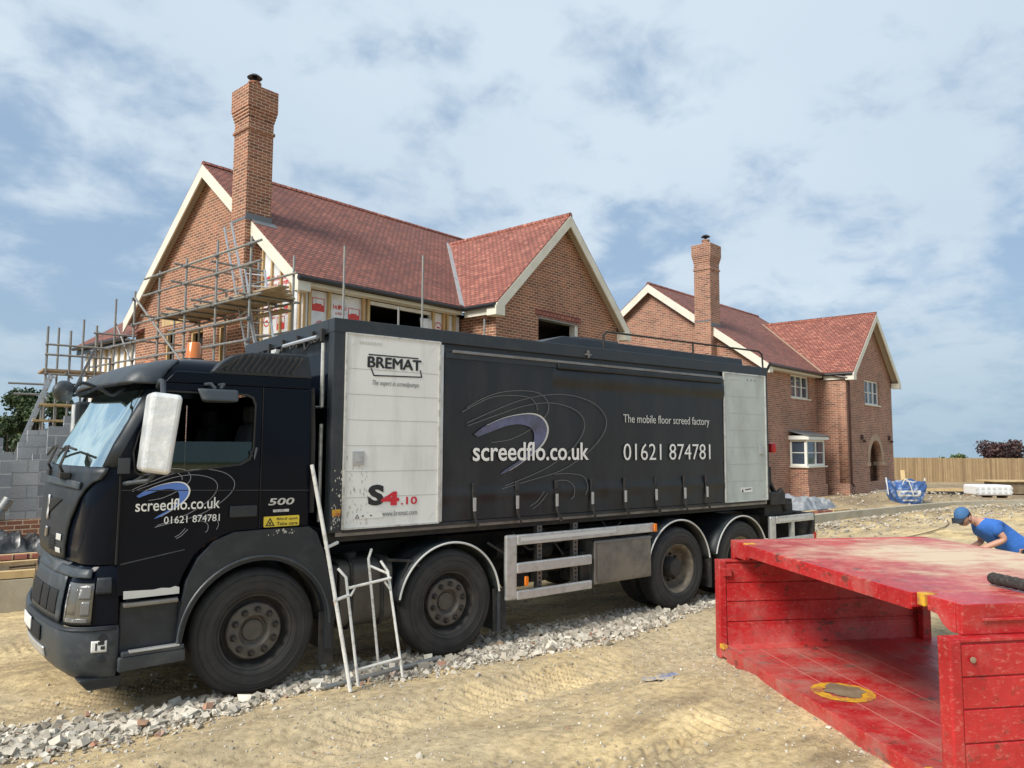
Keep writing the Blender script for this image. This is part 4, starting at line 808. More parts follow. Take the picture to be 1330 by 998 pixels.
# badge bar, slash emblem and small badges on the grille panel
patch(S_up, 1.76, 1.82, 8.6, 18, .040, 'plastic_grey', 'badge_bar', T, top=lambda t, j: 1.755+.055*j-.02*(1-t)**2+.02, solid=.02)
patch(S_up, 1.48, 1.70, 12.6, 16.6, .030, 'dark', 'emblem', T, top=lambda t, j: 1.66-.17*j*t+.0*t, solid=.006)
patch(S_up, 1.48, 1.68, 15.6, 16.1, .038, 'lens', 'emblem_letter', T, solid=.006)
patch(S_up, 1.34, 1.39, 12.0, 13.0, .032, 'grey_ink', 'badge', T, solid=.003); patch(S_up, 1.24, 1.28, 12.1, 13.1, .032, 'grey_ink', 'badge', T, solid=.003); patch(S_up, 1.34, 1.42, 15.3, 15.9, .034, 'lens_dark', 'camera_pod', T, solid=.02)
for i in range(5): patch(S_up, 1.245+i*.025, 1.257+i*.025, 13.3, 15.0, .030, 'dark', 'slot_shade', T, solid=.004)  # raised near-black strips; the shade of the slots is in their colour
# wipers
for y0, y1 in ((.50, 1.15), (1.25, 1.95)):
    x0 = -1.40; p = [(x0, y0+.1, 1.87), (x0-.03, y0+.05, 1.93), (-1.36, y0+.16, 2.09), (-1.325, y1-.12, 2.02)]
    wp = MB().tube(p[:3], .012, 6).tube([(-1.345, y0-.12, 2.06), (-1.36, (y0+y1)/2, 2.085), (-1.37, y1+.05, 2.0)], .011, 6).box(-1.43, -1.36, y0, y0+.18, 1.83, 1.875).build('wiper', 'rubber', T)
# front mudguard and steps
arch_o = [(-.635, .62), (-.625, .80), (-.58, 1.02), (-.50, 1.19), (-.38, 1.315), (-.22, 1.38), (.0, 1.385), (.43, 1.385), (.50, 1.33), (.585, 1.12), (.64, .92), (.66, .62), (.665, .30), (.60, .30), (.60, .58)]
arch_i = [(.60*math.cos(R(a))+.005, .53+.60*math.sin(R(a))) for a in range(8, 173, 8)]
plate('front_mudguard', 'plastic', T, [arch_o[:-1]+[(.60, .56)]+arch_i+[(-.60, .56), (-.62, .45), (-.635, .45)]], 'XZ', -.035, .06, bevel=.01)
lip = [(.635*math.cos(R(a)), .53+.635*math.sin(R(a))) for a in range(0, 181, 6)]; MB().tube([(a, -.04, b) for a, b in lip], .012, 6).build('mudguard_lip', 'plastic_grey', T, smooth=True)
hs = MB(); hs.grid(lambda u, v: (.61*math.cos(R(180*u)), .06+.5*v, .53+.61*math.sin(R(180*u))), 20, 2); hs.build('wheel_housing', 'chassis', T, smooth='all', solid=.02)
sb = MB().box(-1.045, -.62, .02, .30, .38, .90); sbo = sb.build('step_box', 'plastic', T, bevel=.012)
MB().box(-1.03, -.64, -.045, .10, .865, .895).build('step', 'stainless', T, bevel=.008); MB().box(-1.03, -.585, -.05, .14, .50, .535).build('step', 'plastic_grey', T, bevel=.008); MB().box(-.98, -.62, -.054, .0, .525, .541).build('step_tread', 'guard', T, bevel=.004)
MB().hexa([(-1.05, -.035, .39), (-.57, -.035, .40), (-.57, .2, .40), (-1.05, .2, .39)], [(-1.05, -.045, .498), (-.575, -.045, .498), (-.575, .2, .498), (-1.05, .2, .498)]).build('step_skirt', 'plastic_grey', T, bevel=.01)
MB().box(-.63, -.595, .0, .3, .5, .86).build('step_side', 'plastic', T)
plate('mudflap', 'chassis', T, [rect(.56, .70, .16, .62)], 'XZ', .0, .02); MB().box(.60, .70, .01, .42, .28, .95).build('mudguard_end', 'plastic', T, bevel=.01)
# side air deflector with slanted ribs
df = plate('air_deflector', 'plastic', T, [[(-.44, 2.715), (-.36, 2.80), (-.26, 2.865), (-.12, 2.90), (.34, 2.915), (.40, 2.90), (.435, 2.70), (-.42, 2.695)]], 'XZ', .0, .14, bevel=.015)
rb_ = MB()
for i in range(13):
    x = -.33+i*.052; rb_.beam((x-.06, -.008, 2.73), (x+.045, -.008, min(2.89, 2.88+.0*i) if i > 1 else 2.80+.04*i), .016, .014, up=(0, 1, 0))
rb_.build('louvre', 'rubber', df)
plate('air_deflector', 'plastic', T, [[(-.42, 2.70), (-.3, 2.83), (.40, 2.90), (.43, 2.70)]], 'XZ', 2.36, 2.5, bevel=.015)
MB().tube([(.455, .06, 2.62), (.47, .05, 2.2), (.475, .05, 1.5)], .028, 8).build('air_duct', 'rubber', T, smooth=True)
MB().box(-1.094, -1.082, -.012, .02, 1.19, 2.0).box(-.010, -.002, -.008, .02, 1.39, 2.60).build('gap_shade', 'dark', T)  # near-black strips along the joints; gap shade put into the colour
MB().tube([(-.10, -.012, 2.05), (-.075, -.02, 1.98), (-.05, -.012, 2.08)], .012, 6).build('door_hinge', 'plastic_grey', T, smooth=True)
# mirrors
mm = MB(); mm.hexa([(-1.03, -.40, 1.905), (-.84, -.47, 1.875), (-.80, -.20, 1.875), (-1.01, -.13, 1.905)], [(-.98, -.40, 2.50), (-.77, -.47, 2.475), (-.73, -.20, 2.475), (-.96, -.13, 2.50)])
mr_ = mm.build('wing_mirror', 'mirror_white', T, bevel=.035, segs=3); mr_['label'] = 'wing mirror wrapped in silver tape'
MB().tube([(-.84, .03, 2.56), (-.86, -.12, 2.60), (-.87, -.25, 2.585), (-.87, -.28, 2.49)], .022, 8).tube([(-1.06, .02, 1.80), (-1.05, -.1, 1.81), (-.93, -.2, 1.83), (-.90, -.25, 1.89)], .018, 8).box(-1.11, -1.03, -.03, .03, 1.88, 2.0).build('mirror_arm', 'plastic_grey', mr_, smooth=True)
MB().hexa([(-.55, -.20, 2.455), (-.27, -.20, 2.455), (-.30, -.03, 2.45), (-.52, -.03, 2.45)], [(-.60, -.16, 2.555), (-.26, -.16, 2.555), (-.30, -.02, 2.565), (-.54, -.02, 2.565)]).build('kerb_mirror', 'plastic_grey', T, bevel=.02, segs=3)
MB().tube([(-.49, -.0, 2.60), (-.47, -.10, 2.60), (-.44, -.12, 2.56)], .014, 6).tube([(-.38, -.0, 2.60), (-.37, -.10, 2.60), (-.40, -.12, 2.56)], .014, 6).build('mirror_bracket', 'plastic_grey', bpy.data.objects['kerb_mirror'], smooth=True)
fm = MB().lathe([(.0, -.05), (.08, -.045), (.13, -.015), (.135, .01), (.12, .03), (0, .035)], (0, 0, 0), 'X', 20).build('front_mirror', 'plastic_grey', T, smooth='all', loc=(-1.49, .05, 2.50)); fm.rotation_euler = (0, R(12), R(-28)); fm.scale = (1, 1.06, .60)
MB().tube(spline([(-1.42, .12, 2.50), (-1.36, .16, 2.575), (-1.22, .24, 2.54), (-1.12, .30, 2.50), (-1.03, .34, 2.56)], 5), .014, 6).tube(spline([(-1.42, .08, 2.47), (-1.33, .14, 2.50), (-1.2, .22, 2.56), (-1.0, .2, 2.60)], 5), .011, 6).build('mirror_arm', 'plastic', T, smooth=True)
fmr = MB().box(-1.08, -.92, 2.58, 2.86, 1.93, 2.55).build('wing_mirror', 'plastic', T, bevel=.03); MB().tube([(-.85, 2.46, 2.60), (-.98, 2.65, 2.62), (-1.0, 2.70, 2.54)], .02, 6).build('mirror_arm', 'plastic', fmr, smooth=True)
MB().box(-1.088, -1.078, 2.62, 2.83, 1.96, 2.52).build('mirror_back', 'mirror_white', fmr)
# beacons
bc = MB().lathe([(0, .16), (.05, .158), (.063, .14), (.072, .02), (.078, 0)], (-.36, .9, 2.90), 'Z', 20).build('beacon', 'beacon', T, smooth=True); MB().lathe([(.0, .045), (.088, .045), (.095, .0), (0, 0)], (-.36, .9, 2.86), 'Z', 20).build('beacon_base', 'plastic', bc, smooth=True)
MB().lathe([(0, .05), (.06, .045), (.085, .0)], (-.66, 1.15, 2.83), 'Z', 16).build('beacon', 'beacon', T, smooth=True)
MB().tube([(-.10, .8, 2.83), (-.09, .8, 2.95)], .006, 5).build('aerial', 'rubber', T)

# wheels --------------------------------------------------------------
def make_wheel(x, dual, y0=.0, parent=T, far=False):
    W_ = .30 if dual else .32; r = .53; c = (x, y0, r)
    tp = [(.305, .035), (.33, .012), (.38, .002), (.44, .004), (.49, .016), (.515, .035), (.528, .07), (.53, .10), (.53, W_-.10), (.528, W_-.07), (.515, W_-.035), (.49, W_-.016), (.40, W_-.002), (.305, W_-.035)]
    ty = MB().lathe(tp, c, 'Y', 64, closed=True).build('wheel', 'rubber', parent, smooth=True, sharp=50)
    for rr_ in (.345, .42, .47): MB().lathe([(rr_-.003, .0035 if rr_ < .44 else .008), (rr_, -.001 if rr_ < .44 else .005), (rr_+.003, .0035 if rr_ < .44 else .010)], c, 'Y', 64).build('sidewall_ring', 'rubber', ty, smooth=True)
    # near-black strips laid on the tread, groove shade put into their colour
    gr_ = MB()
    for t in (.10, .17, .24): gr_.lathe([(.5312, t-.005), (.5312, t+.005)], c, 'Y', 64)
    if dual:
        for k in range(46):
            a = 2*math.pi*k/46
            for t0, t1 in ((.035, .09), (.12, .18), (.21, .27)):
                rr_ = .533 if t0 > .05 else .527; p = []
                for aa, tt in ((a, t0), (a+.03, t0+.004), (a+.06, t1), (a+.03, t1)): p.append((x+rr_*math.cos(aa), y0+tt, r+rr_*math.sin(aa)))
                gr_.add(p, [(0, 1, 2, 3)])
    gr_.build('groove_shade', 'dark', ty, recalc=False)
    if not dual:
        rp = [(.305, .05), (.318, .035), (.312, .022), (.296, .028), (.288, .07), (.272, .12), (.258, .135), (.245, .13), (.228, .125)]
        rm = MB().lathe(rp, c, 'Y', 48).build('rim', 'rim_dark', ty, smooth=True)
        hp_ = [(.232, .15), (.232, .062), (.222, .052), (.135, .046), (.122, .060), (.112, .10), (.095, .105), (.085, .088), (.0, .084)]
        hb = MB().lathe(hp_, c, 'Y', 40).build('hub', 'rim', ty, smooth=True)
        nm = MB()
        for k in range(10):
            a = 2*math.pi*(k+.3)/10; px, pz = x+.178*math.cos(a), r+.178*math.sin(a)
            nm.lathe([(.0, .008), (.018, .010), (.020, .046)], (px, y0, pz), 'Y', 6); nm.lathe([(.030, .044), (.030, .0505), (.022, .047)], (px, y0, pz), 'Y', 12)
        nm.build('wheel_nut', 'nut', ty, smooth=True)
    else:
        rp = [(.305, .05), (.318, .035), (.312, .022), (.296, .028), (.283, .05), (.268, .13), (.255, .165), (.235, .178), (.12, .182)]
        rm = MB().lathe(rp, c, 'Y', 48).build('rim', 'rim_rust', ty, smooth=True)
        MB().lathe([(.14, .182), (.13, .10), (.115, .085), (.105, .05), (.06, .04), (0, .04)], c, 'Y', 24).build('hub', 'rim_dark', ty, smooth=True)
        nm = MB()
        for k in range(10): a = 2*math.pi*(k+.3)/10; nm.lathe([(.0, .145), (.018, .147), (.020, .18)], (x+.168*math.cos(a), y0, r+.168*math.sin(a)), 'Y', 6)
        nm.build('wheel_nut', 'nut', ty, smooth=True)
        if not far: MB().lathe([(q[0], q[1]) for q in tp], (x, y0+.34, r), 'Y', 48, closed=True).build('inner_tyre', 'rubber', ty, smooth=True)
    return ty
WX = [0, 1.95, 5.48, 6.83]
for i, x in enumerate(WX):
    make_wheel(x, i > 1)
    m = MB().lathe([(.305, .03), (.38, .0), (.49, .016), (.53, .10), (.53, .22), (.49, .30), (.305, .28)], (x, 2.18, .53), 'Y', 40, closed=True).build('wheel', 'rubber', T, smooth=True)
    MB().tube([(x, .33, .53), (x, 2.2, .53)], .09, 10).build('axle', 'chassis', T, smooth=True)
# mudguards over the other axles
def mudguard(x, rad, a0, a1, y0, y1, drop=None):
    g_ = MB(); g_.grid(lambda u, v: (x+rad*math.cos(R(a0+(a1-a0)*u)), y0+(y1-y0)*v, .53+rad*math.sin(R(a0+(a1-a0)*u))), 28, 4)
    o = g_.build('mudguard', 'mudguard', T, smooth='all', solid=.018)
    MB().tube([(x+rad*math.cos(R(a)), y0, .53+rad*math.sin(R(a))) for a in range(a0, a1+1, 5)], .011, 6).build('white_edge', 'white_trim', o, smooth=True); return o
mudguard(1.95, .60, 5, 172, -.02, .55); mudguard(5.50, .62, 8, 168, .0, .72); mudguard(6.85, .60, 8, 170, .0, .72)
plate('mudflap', 'chassis', T, [rect(2.50, 2.67, .16, .60)], 'XZ', .02, .045); MB().box(2.55, 2.575, .0, .5, .16, .62).build('mudflap', 'plastic_grey', T)
MB().box(6.12, 6.15, .0, .5, .22, .62).build('mudflap', 'chassis', T); MB().box(7.42, 7.45, .0, .5, .2, .6).build('mudflap', 'chassis', T)
# chassis -------------------------------------------------------------
ch = MB(); ch.box(-.9, 8.5, .82, .92, .78, 1.08).box(-.9, 8.5, 1.58, 1.68, .78, 1.08)
for x in (.6, 2.6, 3.6, 4.6, 6.1, 7.6): ch.box(x, x+.1, .92, 1.58, .85, 1.0)
ch.build('chassis_rail', 'chassis', T)
MB().box(.63, 7.54, .08, 2.42, 1.215, 1.325).build('subframe', 'chassis', T); MB().box(.70, 7.5, .02, .078, 1.27, 1.325).build('sill_rail', 'stainless', T)
MB().box(.7, 2.4, .95, 1.5, .45, .78).box(2.8, 4.6, .9, 1.6, .5, .76).build('gearbox', 'chassis', T, bevel=.05)
tk = MB().grid(lambda u, v: (0, 0, 0), 1, 1)
tp_ = rrect(.12, .66, .40, 1.02, .12, 4); tkm = MB(); n_ = len(tp_); tkm.v = [(.80, a, b) for a, b in tp_]+[(1.36, a, b) for a, b in tp_]; tkm.f = [tuple(range(n_)), tuple(range(n_, 2*n_))[::-1]]+[(i, (i+1) % n_, n_+(i+1) % n_, n_+i) for i in range(n_)]
tank = tkm.build('fuel_tank', 'tank', T, smooth=True, bevel=.015)
for x in (.92, 1.24):
    q = [(x, a, b) for a, b in rrect(.108, .672, .388, 1.032, .125, 4)]; MB().tube(q+[q[0]], .017, 6).build('tank_strap', 'chassis', tank, smooth=True)
MB().lathe([(0, 0), (.07, 0), (.07, .05), (.05, .065), (0, .065)], (1.0, .35, 1.02), 'Z', 16).build('filler_cap', 'rubber', tank, smooth=True)
MB().box(.70, .78, .1, .6, .5, 1.0).build('air_filter', 'chassis', T, bevel=.03)
MB().tube([(1.28, .12, 1.0), (1.5, .05, .98), (1.58, .0, .93)], .016, 6).tube([(1.50, .05, .99), (1.42, .04, .82)], .014, 6).tube([(2.45, .06, 1.08), (2.7, .05, .93)], .014, 6).build('mudguard_bracket', 'chassis', T, smooth=True)
plate('side_marker_light', 'orange', T, [rrect(.685, .715, .66, .76, .01, 2)], 'XZ', .02, .05)
# side guard with silver rails and stainless box
sg = MB().box(2.64, 2.80, -.01, .04, .46, 1.15).build('side_guard', 'guard', T, bevel=.035, segs=3)
for z0, z1, x1 in ((1.035, 1.145, 4.99), (.735, .845, 3.90), (.455, .55, 3.90)): MB().box(2.79, x1, -.02, .03, z0, z1).build('guard_rail', 'guard', sg, bevel=.012)
MB().box(2.84, 4.3, -.0235, -.021, 1.075, 1.115).build('reflective_strip', 'white_trim', sg)
MB().box(3.96, 4.95, .0, .55, .485, .995).build('locker', 'stainless', T, bevel=.02, segs=3); lk = bpy.data.objects['locker']
plate('locker_door', 'stainless', lk, [rrect(4.0, 4.92, .52, .965, .03, 3)], 'XZ', -.012, -.001, bevel=.006); MB().box(3.98, 4.94, -.02, .0, .966, .98).build('rain_lip', 'stainless', lk)
for x in (2.90, 4.98): plate('side_marker_light', 'orange', T, [rrect(x-.02, x+.02, (.60 if x < 3 else 1.04), (.70 if x < 3 else 1.14), .01, 2)], 'XZ', -.05, -.025)
for x in (3.18, 3.73): 
    lg = MB().box(x, x+.07, .12, .18, .48, 1.22).build('support_leg', 'stainless', T)
    hl_ = MB()
    for i in range(14): hl_.box(x+.025, x+.045, .114, .1195, .52+i*.05, .54+i*.05)
    hl_.build('hole_shade', 'dark', lg)  # near-black squares on the leg carry the shade of holes in their colour
MB().box(3.84, 4.2, .10, .5, .50, .86).build('water_tank', 'chassis', T, bevel=.04, segs=3); MB().lathe([(0, 0), (.045, 0), (.045, .04), (0, .045)], (4.02, .2, .87), 'Z', 14).build('blue_cap', 'blue_ink', T, smooth=True)
for x, y, r_, z in ((3.05, .4, .12, .62), (3.4, .45, .10, .62), (2.95, .5, .1, .92), (3.5, .5, .12, .9)): MB().tube([(x-.12, y, z), (x+.14, y, z)], r_, 14).build('air_tank', 'chassis', T, smooth=True)
MB().tube(spline([(2.9, .2, 1.15), (3.1, .15, .95), (3.4, .18, 1.05), (3.6, .15, .85)], 6), .012, 6).tube(spline([(3.3, .2, 1.18), (3.5, .16, 1.0), (3.9, .2, 1.1)], 6), .012, 6).tube(spline([(4.2, .12, 1.2), (4.3, .05, 1.08), (4.5, .1, 1.18)], 6), .01, 6).build('hose', 'rubber', T, smooth=True)
# rear end
rbm = MB().box(7.56, 7.70, .0, .06, .68, 1.08).build('rear_guard', 'guard', T, bevel=.02)
MB().box(7.70, 8.72, -.01, .04, .97, 1.075).build('guard_rail', 'guard', rbm, bevel=.01); MB().box(7.70, 8.72, -.01, .04, .66, .75).build('guard_rail', 'guard', rbm, bevel=.01)
MB().box(7.76, 8.45, -.0135, -.011, 1.0, 1.04).build('reflective_strip', 'white_trim', rbm); MB().box(8.68, 8.76, .0, 2.4, .60, 1.08).build('rear_bar', 'chassis', T, bevel=.01); MB().box(8.10, 8.18, .0, .05, .75, .97).build('guard_post', 'guard', rbm)
MB().box(8.70, 8.765, -.014, .1, .62, .78).build('tail_light', 'red_lens', T)
MB().box(7.56, 8.3, .1, .5, 1.08, 1.25).box(7.56, 7.95, .0, .5, 1.25, 1.42).tube([(7.75, .1, 1.3), (7.9, .05, 1.45), (8.1, .1, 1.15)], .05, 8).box(7.95, 8.45, .2, 1.6, 1.1, 1.3).tube([(7.6, .3, 1.5), (8.0, .3, 1.55), (8.3, .3, 1.2)], .04, 8).build('pump', 'chassis', T, bevel=.01)
MB().box(7.70, 7.98, .25, .32, 1.52, 1.80).build('rear_plate', 'chassis', T); MB().lathe([(0, 0), (.06, 0), (.07, .06), (.06, .14), (0, .15)], (7.78, .1, 2.02), 'Z', 14).build('red_lamp', 'red_lens', T, smooth=True)
MB().box(7.5, 8.3, .9, 1.6, .70, 1.1).build('rear_crossmember', 'chassis', T)

# body ----------------------------------------------------------------
BX0, BX1, ZT, ZB = .633, 7.54, 3.285, 1.33
MB().box(BX0+.06, BX1, .03, 2.47, ZB, ZT-.02).build('container', 'paint_box', T)
fr = MB(); fr.box(BX0, BX0+.13, -.004, .12, ZB-.02, ZT-.10).box(BX0, BX0+.13, 2.38, 2.504, ZB-.02, ZT-.10)
fr.box(BX0-.004, BX1+.004, -.008, .12, ZT-.135, ZT).box(BX0-.004, BX1+.004, 2.38, 2.508, ZT-.135, ZT).box(BX0-.006, BX0+.12, .12, 2.38, ZT-.135, ZT-.001).box(BX1-.10, BX1+.002, -.003, .12, ZB, ZT-.136).box(BX0+.13, BX1-.1, .0, .10, ZB-.03, ZB+.01)
fr.build('container_frame', 'paint_box', T, bevel=.006)
MB().box(BX0+.035, BX0+.058, .13, 2.37, ZB+.05, ZT-.30).build('front_wall_panel', 'paint', T)
MB().tube([(BX0-.03, .17, 3.06), (BX0-.03, .17, 2.46)], .020, 8).tube([(BX0-.03, .17, 2.30), (BX0-.03, .17, 1.40)], .018, 8).tube([(BX0-.02, .20, 2.46), (BX0-.02, .75, 2.48)], .010, 6).build('lock_rod', 'frame_alu', T, smooth=True)
MB().tube([(BX0-.04, .28, 3.13), (BX0-.04, 1.15, 3.13)], .022, 8).build('roller_tube', 'alu_bright', T, smooth=True)
cb_ = MB(); 
for y in (.2, .42, .8, 1.2, 1.6): cb_.tube(spline([(BX0-.03, y, 3.14), (BX0-.06, y+.1, 3.05+.03*math.sin(y*9)), (BX0-.03, y+.22, 3.15)], 5), .010, 6).box(BX0-.045, BX0-.015, y-.02, y+.02, 3.08, 3.2)
cb_.build('cable', 'rubber', T)
MB().box(BX0-.05, BX0, 1.35, 1.5, 3.02, 3.12).build('work_lamp', 'white_trim', T); MB().box(BX0+.02, BX0+.10, -.012, -.005, 1.46, 1.52).build('yellow_tag', 'yellow', T)
# roof box and rail
hb_ = MB(); hb_.hexa([(3.2, .30, ZT), (7.40, .30, ZT), (7.40, 2.2, ZT), (3.2, 2.2, ZT)], [(3.75, .32, ZT+.16), (7.38, .32, ZT+.15), (7.38, 2.1, ZT+.15), (3.75, 2.1, ZT+.16)]); hb_.box(4.1, 4.9, .5, 1.2, ZT+.14, ZT+.21); hb_.build('roof_hatch', 'paint_box', T, bevel=.01)
MB().tube([(4.27, .14, ZT-.0), (4.26, .14, ZT+.20), (4.31, .14, ZT+.245), (7.55, .14, ZT+.265), (7.64, .14, ZT+.22), (7.66, .14, ZT-.05)], .014, 8).tube([(6.0, .14, ZT), (6.0, .14, ZT+.25)], .013, 8).build('roof_rail', 'chassis', T, smooth=True)
MB().box(3.80, 3.89, -.03, -.009, ZT-.105, ZT-.085).box(3.835, 3.855, -.035, -.009, ZT-.135, ZT-.045).build('rail_clamp', 'stainless', T)
# white panels
def panel(x0, x1, mat):
    p = plate('service_panel', mat, T, [rect(x0, x1, 1.345, 3.145)], 'XZ', -.022, -.005, bevel=.003); t = .055
    f = MB()
    f.box(x0-.012, x0+.004, -.030, -.004, 1.335, 3.155).box(x1-.004, x1+.016, -.034, -.004, 1.335, 3.155).box(x0, x1, -.030, -.004, 3.141, 3.157).box(x0, x1, -.030, -.004, 1.333, 1.349); f.build('panel_edge', 'frame_alu', p)
    s = MB()
    for z in (1.62, 1.86, 2.10, 2.34, 2.58, 2.82): s.box(x0+.01, x1-.01, -.0235, -.0222, z, z+.004)
    s.build('panel_seam', 'panel_seam', p)
    b = MB()
    for u, v in ((x0+.08, 3.07), (x1-.08, 3.07), (x0+.08, 1.42), (x1-.08, 1.42)):
        for k in range(6): b.box(u-.025+k*.01, u-.02+k*.01, -.0245, -.0222, v-.03+k*.01, v-.025+k*.01)
    for k in range(8): b.box(x0+.12+k*.03, x0+.142+k*.03, -.0245, -.0222, 3.06, 3.085)
    b.build('screw_mark', 'grey_ink', p)
    return p
pA = panel(.757, 1.765, 'panel'); pA['label'] = 'off-white service panel with lettering'; pB = panel(6.468, 7.44, 'panel_green'); pB['label'] = 'plain grey-green service panel'
MB().box(.83, .95, -.034, -.022, 1.92, 2.05).box(.86, .92, -.042, -.034, 1.95, 2.02).build('panel_latch', 'alu', pA, bevel=.004); MB().box(7.27, 7.37, -.034, -.022, 2.0, 2.12).build('panel_latch', 'alu', pB, bevel=.004)
yt = -.0245
text('lettering', 'BREMAT', 'black_ink', pA, (.965, 1.545, 2.845, 2.945), 'XZ', yt, bold=0)
text('lettering', 'BREMAT', 'black_ink', pA, (.975, 1.555, 2.849, 2.949), 'XZ', yt-.0013, bold=0); text('lettering', 'BREMAT', 'black_ink', pA, (.970, 1.550, 2.842, 2.942), 'XZ', yt-.0026, bold=0)
bx_ = lambda m, p, q, w_, t=-.0245: m.beam((p[0], t, p[1]), (q[0], t, q[1]), w_, .002, up=(0, 1, 0))
lg_ = MB(); bx_(lg_, (.975, 2.965), (1.52, 2.965), .012); bx_(lg_, (1.005, 2.835), (1.035, 2.765), .012); bx_(lg_, (1.03, 2.768), (1.56, 2.782), .012); bx_(lg_, (1.56, 2.78), (1.545, 2.85), .012); lg_.build('logo_frame', 'black_ink', pA)
text('lettering', 'The expert in screedpumps', 'soft_ink', pA, (1.02, 1.53, 2.665, 2.725), 'XZ', yt, shear=.3)
text('lettering', 'S', 'black_ink', pA, (1.0, 1.17, 1.54, 1.735), 'XZ', yt, bold=.05)
text('lettering', '4', 'red_ink', pA, (1.135, 1.33, 1.535, 1.665), 'XZ', yt-.002, bold=.045); text('lettering', '.10', 'red_ink', pA, (1.35, 1.53, 1.535, 1.61), 'XZ', yt, bold=.02)
text('lettering', 'www.bremat.com', 'soft_ink', pA, (1.15, 1.53, 1.435, 1.485), 'XZ', yt)
sk_ = plate('warning_sticker', 'plate', pA, [rect(.855, 1.16, 1.425, 1.475)], 'XZ', yt-.001, yt); plate('warning_mark', 'black_ink', sk_, [[(.87, 1.43), (.915, 1.43), (.893, 1.468)], [(.882, 1.436), (.904, 1.436), (.893, 1.456)]], 'XZ', yt-.002, yt-.001)
for k in range(7): MB().box(.94+k*.028, .958+k*.028, yt-.002, yt-.001, 1.443, 1.455).build('sticker_text', 'black_ink', sk_) if k in (0, 3) else None
st_ = plate('warning_sticker', 'plate', pB, [rect(6.80, 7.08, 1.46, 1.53)], 'XZ', yt-.001, yt)
plate('warning_mark', 'black_ink', st_, [[(6.82, 1.468), (6.87, 1.468), (6.845, 1.52)]], 'XZ', yt-.002, yt-.001); plate('warning_mark', 'black_ink', st_, [[(6.90, 1.49), (7.05, 1.50), (7.05, 1.515), (6.90, 1.505)]], 'XZ', yt-.002, yt-.001)
for k in range(6): MB().box(7.0+k*.045, 7.035+k*.045, -.0245, -.022, 3.06, 3.085).build('panel_mark', 'soft_ink', pB) if k % 2 == 0 else None
MT['screed'] = P('pale_screed_splash', (.52, .50, .44), .9)
def splashes(par, x0, x1, z0, z1, y, n, seed, r0=.003, r1=.016, tall=1.5):
    rr = random.Random(seed); mb = MB()
    for i in range(n):
        cx_s, cz_s = rr.uniform(x0, x1), z0+(z1-z0)*rr.random()**1.6; r_ = rr.uniform(r0, r1)*rr.random()**1.2+r0; k = 8; a0 = rr.uniform(0, 6)
        mb.add([(cx_s+r_*(.6+.5*rr.random())*math.cos(a0+2*math.pi*j/k), y, cz_s+r_*tall*(.5+.7*rr.random())*math.sin(a0+2*math.pi*j/k)) for j in range(k)], [tuple(range(k))])
    o = mb.build('screed_splash', 'screed', par, recalc=False); o['kind'] = 'stuff'; return o
splashes(pA, .78, 1.0, 1.38, 2.0, -.0232, 60, 1, r1=.009, tall=2.8); splashes(pB, 7.22, 7.42, 1.38, 1.98, -.0232, 50, 2, r1=.009, tall=2.8)
splashes(T, .645, .75, 1.35, 1.9, -.0095, 45, 3, r1=.009, tall=2.2); splashes(T, .05, .30, 1.335, 1.375, -.0365, 16, 4, r1=.010)
splashes(T, 2.7, 4.9, 1.04, 1.14, -.0245, 40, 6, r1=.012, tall=.7)
# curtain: slightly wavy sheet with a rolled lower hem
cz0, cz1, cx0, cx1 = 1.345, 3.02, 1.835, 6.42
def cur(u, v):
    x = cx0+(cx1-cx0)*u; z = cz0+(cz1-cz0)*v
    y = -.018+.006*math.sin(x*3.1+z)+.004*math.sin(x*9+z*2)*(1-v)+.010*math.exp(-((z-1.60)/.05)**2)*-1+.006*math.sin(x*5.6*2)*math.exp(-((z-1.5)/.12)**2)
    if v > .86 and x > 3.3: y += -.022*math.sin((v-.86)/.14*math.pi)*(.7+.5*abs(math.sin(x*3.3)))
    return (x, y, z)
ct = MB().grid(cur, 240, 60).build('curtain', 'curtain', T, smooth='all', recalc=False); MB().box(cx0-.0, cx1, .0, .028, cz0, cz1+.08).build('curtain_back', 'paint_box', T)
MB().box(cx0-.055, cx0-.015, -.03, .02, 1.345, 3.13).build('curtain_pole', 'guard', T, bevel=.01); MB().box(cx0+.09, cx1, -.045, -.006, 3.055, 3.085).build('curtain_rail', 'stainless', T, bevel=.004); MB().box(cx0, cx1, -.03, .0, 3.0, 3.053).build('curtain_gutter', 'paint_box', T)
MB().box(3.35, cx1-.02, -.055, -.006, 2.985, 3.05).build('curtain_cover', 'curtain', T, bevel=.015)
n_b = 9
for i in range(n_b):
    x = 2.20+i*.5575*.9165+.0*i if False else 2.20+i*(6.16-2.20)/(n_b-1)*.965
    x = [2.20, 2.765, 3.33, 3.885, 4.44, 5.0, 5.56, 6.02, 6.24][i] if i < 8 else None
    if x is None: continue
    bk_ = MB(); bk_.box(x-.022, x+.022, -.048, -.028, 1.62, 1.72).box(x-.020, x+.020, -.042, -.030, 1.47, 1.62); o_ = bk_.build('buckle_strap', 'rubber', ct, bevel=.003)
    MB().box(x-.018, x+.018, -.056, -.043, 1.43, 1.57).build('buckle', 'alu', ct, bevel=.004)
    MB().tube(spline([(x, -.04, 1.44), (x+.01, -.05, 1.37), (x+.03+.02*(i % 3), -.05, 1.29), (x+.07, -.03, 1.27), (x+.05, -.02, 1.33)], 5), .011, 5).build('strap_tail', 'rubber', ct)
ti = -.036
